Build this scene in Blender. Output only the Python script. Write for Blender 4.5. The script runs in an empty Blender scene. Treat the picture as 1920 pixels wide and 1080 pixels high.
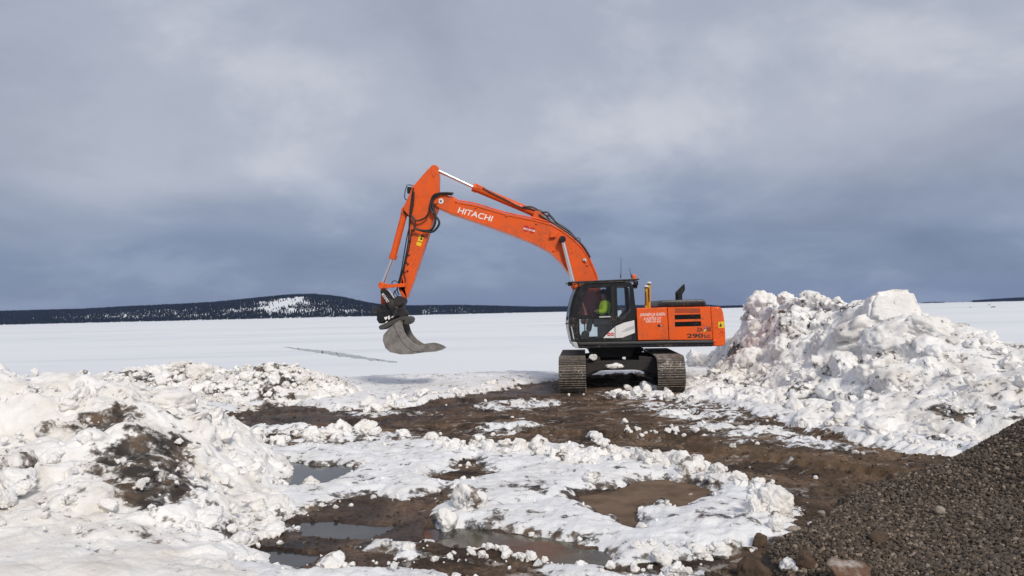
import bpy, bmesh, math, random
import numpy as np
from mathutils import Vector, Matrix
from mathutils.geometry import tessellate_polygon

scene = bpy.context.scene
COL = scene.collection
R = math.radians
random.seed(7)
rng = np.random.default_rng(7)

# ------------------------------------------------------------------ camera
FPX = 1400.0                     # focal length in photo pixels (1920 wide)
CAM = np.array([0.0, 0.0, 2.3])
PITCH = math.atan(45.5 / FPX)
ROLL = math.atan(0.0232)
_F = np.array([0, math.cos(PITCH), math.sin(PITCH)])
_R0 = np.array([1.0, 0, 0])
_U0 = np.array([0, -math.sin(PITCH), math.cos(PITCH)])
XC = math.cos(ROLL) * _R0 - math.sin(ROLL) * _U0
YC = math.sin(ROLL) * _R0 + math.cos(ROLL) * _U0
cd = bpy.data.cameras.new('camera')
cd.sensor_width = 36.0
cd.lens = 36.0 * FPX / 1920.0
cd.clip_start = 0.05
cd.clip_end = 30000
cam = bpy.data.objects.new('camera', cd)
COL.objects.link(cam)
cam.matrix_world = Matrix([[XC[i], YC[i], -_F[i], CAM[i]] for i in range(3)] + [[0, 0, 0, 1]])
scene.camera = cam

# ------------------------------------------------------------------ sky and sun
SUN_EL, SUN_AZ = 38.0, 157.0     # azimuth clockwise from +Y: behind the camera, to its right
w = bpy.data.worlds.new('World')
scene.world = w
w.use_nodes = True
nt = w.node_tree
nt.nodes.clear()
def N(nt, typ, **kw):
    n = nt.nodes.new(typ)
    for k, v in kw.items():
        if k == 'inp':
            for a, b in v.items():
                n.inputs[a].default_value = b
        else:
            setattr(n, k, v)
    return n
def ramp(n, stops, interp='LINEAR'):
    cr = n.color_ramp
    cr.interpolation = interp
    while len(cr.elements) < len(stops):
        cr.elements.new(0.5)
    for e, (p, c) in zip(cr.elements, stops):
        e.position = p
        e.color = tuple(c) + (1,) if len(c) == 3 else c
L = nt.links.new
tc = N(nt, 'ShaderNodeTexCoord')
sep = N(nt, 'ShaderNodeSeparateXYZ')
L(tc.outputs['Generated'], sep.inputs[0])
zc = N(nt, 'ShaderNodeMath', operation='MAXIMUM', inp={1: 0.0}); L(sep.outputs['Z'], zc.inputs[0])
zb = N(nt, 'ShaderNodeMath', operation='ADD', inp={1: 0.36}); L(zc.outputs[0], zb.inputs[0])
dx = N(nt, 'ShaderNodeMath', operation='DIVIDE'); L(sep.outputs['X'], dx.inputs[0]); L(zb.outputs[0], dx.inputs[1])
dy = N(nt, 'ShaderNodeMath', operation='DIVIDE'); L(sep.outputs['Y'], dy.inputs[0]); L(zb.outputs[0], dy.inputs[1])
cmb = N(nt, 'ShaderNodeCombineXYZ', inp={2: 5.2}); L(dx.outputs[0], cmb.inputs[0]); L(dy.outputs[0], cmb.inputs[1])
n1 = N(nt, 'ShaderNodeTexNoise', inp={'Scale': 0.95, 'Detail': 6.0, 'Roughness': 0.46, 'Distortion': 0.3}); L(cmb.outputs[0], n1.inputs['Vector'])
n2 = N(nt, 'ShaderNodeTexNoise', inp={'Scale': 1.7, 'Detail': 10.0, 'Roughness': 0.56, 'Distortion': 0.2}); L(cmb.outputs[0], n2.inputs['Vector'])
# elevation, pushed up and down by the large cloud noise, picks the deck's colour
a1 = N(nt, 'ShaderNodeMath', operation='MULTIPLY_ADD', inp={1: 0.42, 2: -0.21}); L(n1.outputs['Fac'], a1.inputs[0])
a2 = N(nt, 'ShaderNodeMath', operation='ADD'); L(a1.outputs[0], a2.inputs[0]); L(zc.outputs[0], a2.inputs[1])
rp = N(nt, 'ShaderNodeValToRGB'); L(a2.outputs[0], rp.inputs[0])
ramp(rp, [(0.0, (.200, .254, .385)), (0.07, (.196, .248, .374)), (0.16, (.285, .332, .446)), (0.265, (.445, .474, .555)), (0.38, (.400, .434, .522)), (0.55, (.38, .412, .50))], 'EASE')
rp2 = N(nt, 'ShaderNodeValToRGB'); L(n2.outputs['Fac'], rp2.inputs[0])
ramp(rp2, [(0.34, (.84, .85, .87)), (0.5, (.99, .99, .99)), (0.66, (1.30, 1.26, 1.18))], 'EASE')
mul = N(nt, 'ShaderNodeMixRGB', blend_type='MULTIPLY', inp={0: 1.0}); L(rp.outputs[0], mul.inputs[1]); L(rp2.outputs[0], mul.inputs[2])
sky = N(nt, 'ShaderNodeTexSky', sky_type='NISHITA', sun_disc=False, sun_elevation=R(SUN_EL), sun_rotation=R(SUN_AZ))
skm = N(nt, 'ShaderNodeMixRGB', blend_type='MULTIPLY', inp={0: 1.0, 2: (.09, .09, .09, 1)}); L(sky.outputs[0], skm.inputs[1])
mx = N(nt, 'ShaderNodeMixRGB', inp={0: 0.93}); L(skm.outputs[0], mx.inputs[1]); L(mul.outputs[0], mx.inputs[2])
bg = N(nt, 'ShaderNodeBackground', inp={'Strength': 1.0}); L(mx.outputs[0], bg.inputs[0])
wo = N(nt, 'ShaderNodeOutputWorld'); L(bg.outputs[0], wo.inputs[0])

sd_ = bpy.data.lights.new('sun', 'SUN')
sd_.energy = 2.4
sd_.angle = R(13)
sd_.color = (1.0, 0.92, 0.80)
sun = bpy.data.objects.new('sun', sd_)
COL.objects.link(sun)
_a, _e = R(SUN_AZ), R(SUN_EL)
sdir = Vector((math.sin(_a) * math.cos(_e), math.cos(_a) * math.cos(_e), math.sin(_e)))
sun.rotation_euler = sdir.to_track_quat('Z', 'Y').to_euler()
sun.location = sdir * 60
vs = scene.view_settings
vs.view_transform = 'Standard'
vs.look = 'None'
vs.gamma = 1.0
vs.use_curve_mapping = False
vs.exposure = 0.08
scene.cycles.use_denoising = True
scene.cycles.max_bounces = 8
scene.cycles.transparent_max_bounces = 16
scene.cycles.volume_bounces = 0

# ------------------------------------------------------------------ pixel -> place
def ray(px, py):
    return _F + (px - 960) / FPX * XC + (540 - py) / FPX * YC
def P(px, py, Y):                # the point seen at a photo pixel at distance Y
    d = ray(px, py)
    return CAM + d * (Y / d[1])
def G(px, py, z=0.0):            # the point seen at a photo pixel at height z
    d = ray(px, py)
    return CAM + d * ((z - CAM[2]) / d[2])
def G2(pts):
    return np.array([G(a, b)[:2] for a, b in pts])

# ------------------------------------------------------------------ noise
def _hash(ix, iy, iz, s):
    h = (ix.astype(np.int64) * 374761393 + iy.astype(np.int64) * 668265263 + iz.astype(np.int64) * 2147483647 + s * 1274126177) & 0xffffffff
    h = ((h ^ (h >> 13)) * 1274126177) & 0xffffffff
    h = ((h ^ (h >> 16)) * 2246822519) & 0xffffffff
    return h ^ (h >> 15)
def vnoise(p, s=0):
    """smooth value noise in -1..1, p (N,3)"""
    i = np.floor(p).astype(np.int64)
    f = p - i
    f = f * f * f * (f * (f * 6 - 15) + 10)
    out = 0
    cz = (0,) if not p[:, 2].any() else (0, 1)
    for a in (0, 1):
        wa = f[:, 0] if a else 1 - f[:, 0]
        for b in (0, 1):
            wb = f[:, 1] if b else 1 - f[:, 1]
            for c in cz:
                wc = f[:, 2] if c else 1 - f[:, 2]
                out = out + wa * wb * wc * (_hash(i[:, 0] + a, i[:, 1] + b, i[:, 2] + c, s) / 2147483647.5 - 1)
    return out
def fbm(p, octaves=5, gain=0.5, s=0):
    out = np.zeros(len(p)); amp = 1.0; tot = 0
    q = np.array(p, float)
    for o in range(octaves):
        out += amp * vnoise(q + np.array([17.3, 11.7, 0.0]) * o, s + o)
        tot += amp
        amp *= gain
        q = q * 2.03
    return out / tot
def worley(p, s=0, second=False):
    i = np.floor(p).astype(np.int64)
    d1 = np.full(len(p), 9.0); d2 = np.full(len(p), 9.0)
    cz = (-1, 0, 1) if p[:, 2].any() else (0,)
    for a in (-1, 0, 1):
        for b in (-1, 0, 1):
            for c in cz:
                X, Y, Z = i[:, 0] + a, i[:, 1] + b, i[:, 2] + c
                h = _hash(X, Y, Z, s)
                qx = X + (h & 1023) / 1023.0; qy = Y + ((h >> 10) & 1023) / 1023.0; qz = Z + (((h >> 20) & 1023) / 1023.0 if len(cz) > 1 else 0.0)
                d = np.sqrt((p[:, 0] - qx) ** 2 + (p[:, 1] - qy) ** 2 + (p[:, 2] - qz) ** 2)
                m = d < d1
                d2 = np.where(m, d1, np.minimum(d2, d))
                d1 = np.where(m, d, d1)
    return (d1, d2) if second else d1
def facets(p, s, jump, slope):
    """broken-block relief: every cell is a tilted plane at its own height"""
    i = np.floor(p).astype(np.int64)
    d1 = np.full(len(p), 9.0); d2 = np.full(len(p), 9.0); hh = np.zeros(len(p))
    for a in (-1, 0, 1):
        for b in (-1, 0, 1):
            for c in (-1, 0, 1):
                X, Y, Z = i[:, 0] + a, i[:, 1] + b, i[:, 2] + c
                h = _hash(X, Y, Z, s); g = _hash(X, Y, Z, s + 77)
                ox = p[:, 0] - X - (h & 1023) / 1023.0; oy = p[:, 1] - Y - ((h >> 10) & 1023) / 1023.0; oz = p[:, 2] - Z - ((h >> 20) & 1023) / 1023.0
                d = np.sqrt(ox * ox + oy * oy + oz * oz)
                m = d < d1
                val = jump * ((g & 255) / 127.5 - 1) + slope * (ox * (((g >> 8) & 255) / 127.5 - 1) + oy * (((g >> 16) & 255) / 127.5 - 1) + oz * (((g >> 24) & 255) / 127.5 - 1))
                d2 = np.where(m, d1, np.minimum(d2, d)); hh = np.where(m, val, hh); d1 = np.where(m, d, d1)
    return hh, d2 - d1
def p3(x, y, z=0.0):
    return np.stack([x, y, np.zeros_like(x) + z], 1)
def sstep(a, b, x):
    t = np.clip((x - a) / (b - a), 0, 1)
    return t * t * (3 - 2 * t)
def polysd(pts, poly):
    """signed distance to a polygon, positive inside"""
    x, y = pts[:, 0], pts[:, 1]
    d = np.full(len(x), 1e9); ins = np.zeros(len(x), bool)
    n = len(poly)
    for k in range(n):
        ax, ay = poly[k]; bx, by = poly[(k + 1) % n]
        ex, ey = bx - ax, by - ay
        t = np.clip(((x - ax) * ex + (y - ay) * ey) / (ex * ex + ey * ey + 1e-12), 0, 1)
        d = np.minimum(d, (x - ax - t * ex) ** 2 + (y - ay - t * ey) ** 2)
        c = (ay > y) != (by > y)
        if ay != by:
            ins ^= c & (x < ex * (y - ay) / ey + ax)
    d = np.sqrt(d)
    return np.where(ins, d, -d)

# ------------------------------------------------------------------ mesh helpers
def link(o, parent=None):
    COL.objects.link(o)
    if parent is not None:
        o.parent = parent
    return o
def mesh_obj(name, me, mat=None, parent=None):
    o = bpy.data.objects.new(name, me)
    if mat is not None and not me.materials:
        me.materials.append(mat)
    return link(o, parent)
def tag(o, label=None, cat=None, group=None, kind=None):
    if label: o['label'] = label
    if cat: o['category'] = cat
    if group: o['group'] = group
    if kind: o['kind'] = kind
    return o
def empty(name, loc=(0, 0, 0)):
    o = bpy.data.objects.new(name, None)
    o.location = loc
    o.empty_display_size = 0.2
    return link(o)
def np_mesh(name, verts, faces, smooth=True, attrs=None):
    """faces (M,3) or (M,4) int array"""
    me = bpy.data.meshes.new(name)
    verts = np.ascontiguousarray(verts, np.float32); faces = np.ascontiguousarray(faces, np.int32)
    k = faces.shape[1]
    me.vertices.add(len(verts)); me.vertices.foreach_set('co', verts.ravel())
    me.loops.add(faces.size); me.loops.foreach_set('vertex_index', faces.ravel())
    me.polygons.add(len(faces))
    me.polygons.foreach_set('loop_start', np.arange(0, faces.size, k, dtype=np.int32))
    me.polygons.foreach_set('use_smooth', np.full(len(faces), smooth))
    me.update(calc_edges=True)
    for nm, v in (attrs or {}).items():
        at = me.attributes.new(nm, 'FLOAT', 'POINT')
        at.data.foreach_set('value', np.ascontiguousarray(v, np.float32))
    return me
def grid_faces(nr, nc):
    i = np.arange(nr * nc).reshape(nr, nc)
    return np.stack([i[:-1, :-1], i[:-1, 1:], i[1:, 1:], i[1:, :-1]], -1).reshape(-1, 4)
def drop_unused(verts, faces, attrs):
    used = np.unique(faces)
    mp = np.full(len(verts), -1); mp[used] = np.arange(len(used))
    return verts[used], mp[faces], {k: v[used] for k, v in attrs.items()}

# ------------------------------------------------------------------ materials
def new_mat(name):
    m = bpy.data.materials.new(name); m.use_nodes = True
    t = m.node_tree; t.nodes.clear()
    o = N(t, 'ShaderNodeOutputMaterial'); b = N(t, 'ShaderNodeBsdfPrincipled')
    t.links.new(b.outputs[0], o.inputs[0])
    return m, t, b
def paint(name, col, rough=0.5, metal=0.0, dirt=0.0, dirtcol=(.10, .08, .065), scale=3.0, coat=0.0, bump=0.0, spec=0.5, splash=0.0, splashcol=(.085, .062, .045)):
    m, t, b = new_mat(name)
    b.inputs['Roughness'].default_value = rough
    b.inputs['Metallic'].default_value = metal
    b.inputs['Coat Weight'].default_value = coat
    b.inputs['Specular IOR Level'].default_value = spec
    g = N(t, 'ShaderNodeNewGeometry')
    n = N(t, 'ShaderNodeTexNoise', inp={'Scale': scale, 'Detail': 8.0, 'Roughness': 0.65})
    t.links.new(g.outputs['Position'], n.inputs['Vector'])
    r = N(t, 'ShaderNodeValToRGB'); ramp(r, [(0.45, (0, 0, 0)), (0.75, (dirt, dirt, dirt))])
    t.links.new(n.outputs['Fac'], r.inputs[0])
    mxx = N(t, 'ShaderNodeMixRGB', inp={1: tuple(col) + (1,), 2: tuple(dirtcol) + (1,)})
    t.links.new(r.outputs[0], mxx.inputs[0]); cout = mxx.outputs[0]
    if splash:      # specks of mud or snow thrown up by work, thicker in some places
        na = N(t, 'ShaderNodeTexNoise', inp={'Scale': 1.3, 'Detail': 3.0}); nb = N(t, 'ShaderNodeTexNoise', inp={'Scale': 17.0, 'Detail': 7.0, 'Roughness': 0.7})
        for q_ in (na, nb): t.links.new(g.outputs['Position'], q_.inputs['Vector'])
        sm = N(t, 'ShaderNodeMath', operation='MULTIPLY_ADD', inp={1: 0.55}); t.links.new(na.outputs['Fac'], sm.inputs[0]); t.links.new(nb.outputs['Fac'], sm.inputs[2])
        rs = N(t, 'ShaderNodeValToRGB'); ramp(rs, [(0.86, (0, 0, 0)), (0.95, (splash, splash, splash))]); t.links.new(sm.outputs[0], rs.inputs[0])
        m3 = N(t, 'ShaderNodeMixRGB', inp={2: tuple(splashcol) + (1,)}); t.links.new(rs.outputs[0], m3.inputs[0]); t.links.new(cout, m3.inputs[1]); cout = m3.outputs[0]
    t.links.new(cout, b.inputs['Base Color'])
    ra = N(t, 'ShaderNodeMath', operation='MULTIPLY_ADD', inp={1: 0.35, 2: rough}, use_clamp=True)
    t.links.new(r.outputs[0], ra.inputs[0]); t.links.new(ra.outputs[0], b.inputs['Roughness'])
    if bump:
        bp = N(t, 'ShaderNodeBump', inp={'Strength': bump, 'Distance': 0.02})
        n3 = N(t, 'ShaderNodeTexNoise', inp={'Scale': scale * 9, 'Detail': 6.0})
        t.links.new(g.outputs['Position'], n3.inputs['Vector'])
        t.links.new(n3.outputs['Fac'], bp.inputs['Height']); t.links.new(bp.outputs[0], b.inputs['Normal'])
    return m

def snow_material(name, use_dirt=True, warm=0.45, white=(.90, .893, .883), grey=(.64, .585, .515), lumps=False, dirt_amount=1.0):
    m, t, b = new_mat(name)
    k = t.links.new
    b.inputs['Roughness'].default_value = 0.62
    b.inputs['Specular IOR Level'].default_value = 0.25
    g = N(t, 'ShaderNodeNewGeometry')
    pos = g.outputs['Position']
    n1 = N(t, 'ShaderNodeTexNoise', inp={'Scale': 1.3, 'Detail': 7.0, 'Roughness': 0.62}); k(pos, n1.inputs['Vector'])
    r1 = N(t, 'ShaderNodeValToRGB'); ramp(r1, [(0.42, (0, 0, 0)), (0.70, (warm, warm, warm))]); k(n1.outputs['Fac'], r1.inputs[0])
    c1 = N(t, 'ShaderNodeMixRGB', inp={1: tuple(white) + (1,), 2: tuple(grey) + (1,)}); k(r1.outputs[0], c1.inputs[0])
    out = c1.outputs[0]
    # scattered soil specks and smears
    n2 = N(t, 'ShaderNodeTexNoise', inp={'Scale': 5.5, 'Detail': 7.0, 'Roughness': 0.66}); k(pos, n2.inputs['Vector'])
    if use_dirt:
        at = N(t, 'ShaderNodeAttribute', attribute_name='dirt')
        s = N(t, 'ShaderNodeMath', operation='MULTIPLY_ADD', inp={1: 0.20 * dirt_amount, 2: 0.0}); k(at.outputs['Fac'], s.inputs[0])
        s2 = N(t, 'ShaderNodeMath', operation='ADD'); k(s.outputs[0], s2.inputs[0]); k(n2.outputs['Fac'], s2.inputs[1])
        src = s2.outputs[0]
    elif lumps:
        oi = N(t, 'ShaderNodeObjectInfo')
        pw = N(t, 'ShaderNodeMath', operation='POWER', inp={1: 5.0}); k(oi.outputs['Random'], pw.inputs[0])
        s2 = N(t, 'ShaderNodeMath', operation='MULTIPLY_ADD', inp={1: 0.13}); k(pw.outputs[0], s2.inputs[0]); k(n2.outputs['Fac'], s2.inputs[2])
        src = s2.outputs[0]
    else:
        src = n2.outputs['Fac']
    r2 = N(t, 'ShaderNodeValToRGB'); ramp(r2, [(0.57, (0, 0, 0)), (0.62, (.16, .16, .16)), (0.665, (.78, .78, .78)), (0.74, (.98, .98, .98))]); k(src, r2.inputs[0])
    n4 = N(t, 'ShaderNodeTexNoise', inp={'Scale': 3.1, 'Detail': 4.0}); k(pos, n4.inputs['Vector'])
    r4 = N(t, 'ShaderNodeValToRGB'); ramp(r4, [(0.42, (.026, .020, .016)), (0.66, (.14, .095, .062))]); k(n4.outputs['Fac'], r4.inputs[0])
    c2 = N(t, 'ShaderNodeMixRGB'); k(r2.outputs[0], c2.inputs[0]); k(out, c2.inputs[1]); k(r4.outputs[0], c2.inputs[2])
    k(c2.outputs[0], b.inputs['Base Color'])
    n5 = N(t, 'ShaderNodeTexNoise', inp={'Scale': 34.0, 'Detail': 6.0, 'Roughness': 0.7}); k(pos, n5.inputs['Vector'])
    n6 = N(t, 'ShaderNodeTexNoise', inp={'Scale': 9.0, 'Detail': 5.0, 'Roughness': 0.6}); k(pos, n6.inputs['Vector'])
    ad = N(t, 'ShaderNodeMath', operation='MULTIPLY_ADD', inp={1: 2.0}); k(n6.outputs['Fac'], ad.inputs[0]); k(n5.outputs['Fac'], ad.inputs[2])
    bp = N(t, 'ShaderNodeBump', inp={'Strength': 0.6, 'Distance': 0.02}); k(ad.outputs[0], bp.inputs['Height']); k(bp.outputs[0], b.inputs['Normal'])
    return m

M = {}
M['snow_pile'] = snow_material('dirty heaped snow', warm=.75)
M['snow_ground'] = snow_material('trampled snow', warm=0.40, white=(.85, .862, .88))
M['snow_lump'] = snow_material('snow lumps', use_dirt=False, lumps=True, warm=0.5)
M['snow_crumb'] = snow_material('snow crumbs', use_dirt=False, warm=0.6)

# soil
def soil_material():
    m, t, b = new_mat('wet brown soil'); k = t.links.new
    g = N(t, 'ShaderNodeNewGeometry'); pos = g.outputs['Position']
    n1 = N(t, 'ShaderNodeTexNoise', inp={'Scale': 1.1, 'Detail': 8.0, 'Roughness': 0.66, 'Distortion': 0.6}); k(pos, n1.inputs['Vector'])
    r1 = N(t, 'ShaderNodeValToRGB'); ramp(r1, [(0.36, (.034, .022, .015)), (0.48, (.105, .068, .044)), (0.63, (.235, .155, .100))]); k(n1.outputs['Fac'], r1.inputs[0])
    n2 = N(t, 'ShaderNodeTexNoise', inp={'Scale': 16.0, 'Detail': 7.0, 'Roughness': 0.7}); k(pos, n2.inputs['Vector'])
    r2 = N(t, 'ShaderNodeValToRGB'); ramp(r2, [(0.35, (.55, .55, .55)), (0.5, (1, 1, 1)), (0.68, (1.5, 1.45, 1.4))]); k(n2.outputs['Fac'], r2.inputs[0])
    mu = N(t, 'ShaderNodeMixRGB', blend_type='MULTIPLY', inp={0: 1.0}); k(r1.outputs[0], mu.inputs[1]); k(r2.outputs[0], mu.inputs[2])
    at = N(t, 'ShaderNodeAttribute', attribute_name='tan')
    c1 = N(t, 'ShaderNodeMixRGB', inp={2: (.27, .175, .100, 1)}); k(at.outputs['Fac'], c1.inputs[0]); k(mu.outputs[0], c1.inputs[1])
    wt = N(t, 'ShaderNodeAttribute', attribute_name='wet')
    c2 = N(t, 'ShaderNodeMixRGB', blend_type='MULTIPLY', inp={2: (.42, .41, .42, 1)}); k(wt.outputs['Fac'], c2.inputs[0]); k(c1.outputs[0], c2.inputs[1])
    # thin slush pressed into the soil
    sl = N(t, 'ShaderNodeAttribute', attribute_name='slush')
    mp = N(t, 'ShaderNodeMapping', inp={'Rotation': (0, 0, R(-14)), 'Scale': (1.0, 1.7, 1.0)}); k(pos, mp.inputs['Vector'])
    n3 = N(t, 'ShaderNodeTexNoise', inp={'Scale': 2.4, 'Detail': 9.0, 'Roughness': 0.70, 'Distortion': 0.4}); k(mp.outputs[0], n3.inputs['Vector'])
    s2 = N(t, 'ShaderNodeMath', operation='MULTIPLY_ADD', inp={1: 0.30}); k(sl.outputs['Fac'], s2.inputs[0]); k(n3.outputs['Fac'], s2.inputs[2])
    r3 = N(t, 'ShaderNodeValToRGB'); ramp(r3, [(0.66, (0, 0, 0)), (0.71, (.5, .5, .5)), (0.80, (.95, .95, .95))]); k(s2.outputs[0], r3.inputs[0])
    c3 = N(t, 'ShaderNodeMixRGB', inp={2: (.66, .62, .58, 1)}); k(r3.outputs[0], c3.inputs[0]); k(c2.outputs[0], c3.inputs[1])
    k(c3.outputs[0], b.inputs['Base Color'])
    ro = N(t, 'ShaderNodeMath', operation='MULTIPLY_ADD', inp={1: -0.42, 2: 0.86}); k(wt.outputs['Fac'], ro.inputs[0]); k(ro.outputs[0], b.inputs['Roughness'])
    b.inputs['Specular IOR Level'].default_value = 0.35
    n5 = N(t, 'ShaderNodeTexNoise', inp={'Scale': 42.0, 'Detail': 8.0, 'Roughness': 0.75}); k(pos, n5.inputs['Vector'])
    ad = N(t, 'ShaderNodeMath', operation='MULTIPLY_ADD', inp={1: 2.4}); k(n2.outputs['Fac'], ad.inputs[0]); k(n5.outputs['Fac'], ad.inputs[2])
    iw = N(t, 'ShaderNodeMath', operation='MULTIPLY_ADD', inp={1: -0.75, 2: 0.95}); k(wt.outputs['Fac'], iw.inputs[0])
    bp = N(t, 'ShaderNodeBump', inp={'Distance': 0.03}); k(iw.outputs[0], bp.inputs['Strength']); k(ad.outputs[0], bp.inputs['Height']); k(bp.outputs[0], b.inputs['Normal'])
    return m
M['soil'] = soil_material()

def water_material(name, col, rough=.09, spec=.6):
    m, t, b = new_mat(name); k = t.links.new
    gg = N(t, 'ShaderNodeNewGeometry'); nn_ = N(t, 'ShaderNodeTexNoise', inp={'Scale': 2.2, 'Detail': 9.0, 'Roughness': 0.7}); k(gg.outputs['Position'], nn_.inputs['Vector'])
    rr_ = N(t, 'ShaderNodeValToRGB'); ramp(rr_, [(0.36, tuple(c * .62 for c in col)), (0.52, col), (0.68, tuple(c * 1.3 for c in col))]); k(nn_.outputs['Fac'], rr_.inputs[0]); k(rr_.outputs[0], b.inputs['Base Color'])
    b.inputs['Roughness'].default_value = rough
    b.inputs['IOR'].default_value = 1.33
    b.inputs['Specular IOR Level'].default_value = spec
    g = N(t, 'ShaderNodeNewGeometry')
    n = N(t, 'ShaderNodeTexNoise', inp={'Scale': 3.0 if rough < .5 else 14.0, 'Detail': 4.0 if rough < .5 else 8.0}); k(g.outputs['Position'], n.inputs['Vector'])
    bp = N(t, 'ShaderNodeBump', inp={'Strength': 0.12 if rough < .5 else .6, 'Distance': 0.02}); k(n.outputs['Fac'], bp.inputs['Height']); k(bp.outputs[0], b.inputs['Normal'])
    return m
M['puddle_dark'] = water_material('dark puddle water', (.055, .052, .050), .11, .5)
M['puddle_brown'] = water_material('thick brown mud', (.165, .115, .080), .70, .12)
M['puddle_olive'] = water_material('olive puddle water', (.105, .095, .070), .14, .45)

def lake_material():
    m, t, b = new_mat('snow covered lake ice'); k = t.links.new
    b.inputs['Roughness'].default_value = 0.7
    b.inputs['Specular IOR Level'].default_value = 0.15
    g = N(t, 'ShaderNodeNewGeometry'); pos = g.outputs['Position']
    mp = N(t, 'ShaderNodeMapping', inp={'Rotation': (0, 0, R(6)), 'Scale': (0.35, 1.0, 1.0)}); k(pos, mp.inputs['Vector'])
    n1 = N(t, 'ShaderNodeTexNoise', inp={'Scale': 0.035, 'Detail': 9.0, 'Roughness': 0.62}); k(mp.outputs[0], n1.inputs['Vector'])
    r1 = N(t, 'ShaderNodeValToRGB'); ramp(r1, [(0.32, (.66, .70, .75)), (0.47, (.80, .825, .855)), (0.66, (.86, .868, .885))]); k(n1.outputs['Fac'], r1.inputs[0])
    k(r1.outputs[0], b.inputs['Base Color'])
    n2 = N(t, 'ShaderNodeTexNoise', inp={'Scale': 1.6, 'Detail': 7.0, 'Roughness': 0.65}); k(mp.outputs[0], n2.inputs['Vector'])
    bp = N(t, 'ShaderNodeBump', inp={'Strength': 0.5, 'Distance': 0.12}); k(n2.outputs['Fac'], bp.inputs['Height']); k(bp.outputs[0], b.inputs['Normal'])
    return m
M['lake'] = lake_material()

# ------------------------------------------------------------------ frozen lake
LAKE_Z = -0.75
me = np_mesh('frozen_lake', np.array([[-5200, -300, LAKE_Z], [5200, -300, LAKE_Z], [5200, 5600, LAKE_Z], [-5200, 5600, LAKE_Z]]), np.array([[0, 1, 2, 3]]), smooth=False)
tag(mesh_obj('frozen_lake', me, M['lake']), 'flat frozen lake covered in white snow', kind='structure')

# ------------------------------------------------------------------ ground and snow cover
H_A = G2([(486,879),(507,869),(556,867),(637,871),(662,876),(640,890),(605,904),(581,911),(535,913),(533,897),(510,892)])
H_B = G2([(524,974),(570,971),(609,953),(641,939),(686,930),(707,936),(743,943),(778,943),(820,929),(848,923),(834,943),(813,950),(785,960),(813,978),(822,1000),(778,1014),(746,1017),(736,1013),(683,1013),(669,1024),(729,1045),(743,1052),(739,1064),(651,1062),(591,1066),(546,1055),(493,1045),(456,1034),(479,1020),(524,1003),(563,992)])
H_C = G2([(815,990),(870,990),(920,993),(960,1001),(1010,1010),(1060,1022),(1110,1030),(1150,1040),(1140,1052),(1080,1052),(1020,1052),(960,1046),(900,1034),(850,1024),(790,1018)])
H_C2 = G2([(770,1014),(850,1022),(960,1044),(1030,1052),(1000,1062),(900,1052),(800,1040),(745,1030)])
H_C3 = G2([(780,1052),(880,1060),(990,1070),(1000,1085),(860,1085),(760,1080),(740,1066)])
H_D = G2([(816,901),(855,886),(862,876),(894,864),(899,872),(897,886),(925,892),(880,904),(848,911),(827,908)])
H_E = G2([(1083,943),(1090,932),(1129,918),(1160,908),(1192,899),(1252,894),(1315,901),(1328,915),(1315,932),(1269,953),(1259,946),(1241,939),(1238,929),(1224,930),(1217,943),(1203,953),(1196,978),(1181,987),(1174,978),(1171,967),(1139,964),(1136,957),(1118,953)])
H_F = G2([(914,925),(988,911),(1041,915),(1079,925),(1065,943),(1006,952),(946,948)])
H_G = G2([(1150,1062),(1250,1060),(1330,1052),(1400,1030),(1400,1045),(1300,1072),(1200,1076)])
S_1 = G2([(330,805),(440,805),(455,825),(480,836),(560,834),(640,836),(700,831),(780,828),(800,824),(850,835),(905,838),(960,835),(1023,831),(1072,840),(1125,858),(1160,842),(1217,858),(1305,878),(1357,887),(1393,898),(1430,908),(1480,915),(1495,965),(1470,1000),(1425,1012),(1410,1040),(1370,1062),(1300,1090),(1100,1100),(900,1110),(600,1120),(300,1200),(-500,1200),(-300,900)])
S_2 = np.vstack([G2([(440,776),(482,767),(556,758),(616,765),(686,769),(739,763),(792,758),(845,746),(933,735),(982,721),(1040,716),(1085,712),(1097,704),(1222,700),(1240,712)]), [[8, 24], [40, 24], [60, 60], [-60, 60], [-60, 18], [-14, 16]], G2([(300,790)])])
S_3 = np.vstack([G2([(1270,738),(1330,757),(1420,783),(1500,797),(1560,812),(1640,838),(1720,856),(1800,868)]), [[8.5, 9.5], [30, 6], [40, 30], [6, 30]]])
THIN = [G2(p) for p in ([(880,806),(960,790),(1015,796),(960,818),(900,814)], [(880,762),(1000,745),(1060,752),(1030,768),(930,772)],
        [(1130,738),(1200,728),(1300,748),(1420,790),(1500,812),(1580,838),(1480,838),(1380,818),(1290,800),(1200,766)],
        [(450,792),(560,796),(660,800),(770,806),(790,822),(640,832),(480,832)], [(620,775),(740,768),(790,772),(720,784),(640,788)])]
PUDDLES = [('dark', G2([(486,880),(507,870),(556,868),(637,872),(658,877),(636,890),(605,903),(581,910),(535,912),(533,898),(510,892)]), 'dark blue-grey meltwater puddle beside the left snow heap'),
           ('dark', G2([(460,1034),(480,1020),(525,1010),(570,1017),(612,1028),(590,1046),(550,1056),(500,1046)]), 'dark puddle at the foot of the left snow heap near the bottom edge'),
           ('dark', G2([(563,980),(610,975),(700,986),(800,984),(814,990),(770,1001),(690,1004),(620,1001),(565,996)]), 'thin grey puddle streak across the dark soil in front'),
           ('olive', H_C, 'long olive brown puddle in the foreground below the melting snow'),
           ('brown', H_E, 'rounded brown muddy puddle inside the melting snow patch')]
EXC = (3.18, 22.95)              # slewing centre of the excavator

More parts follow.
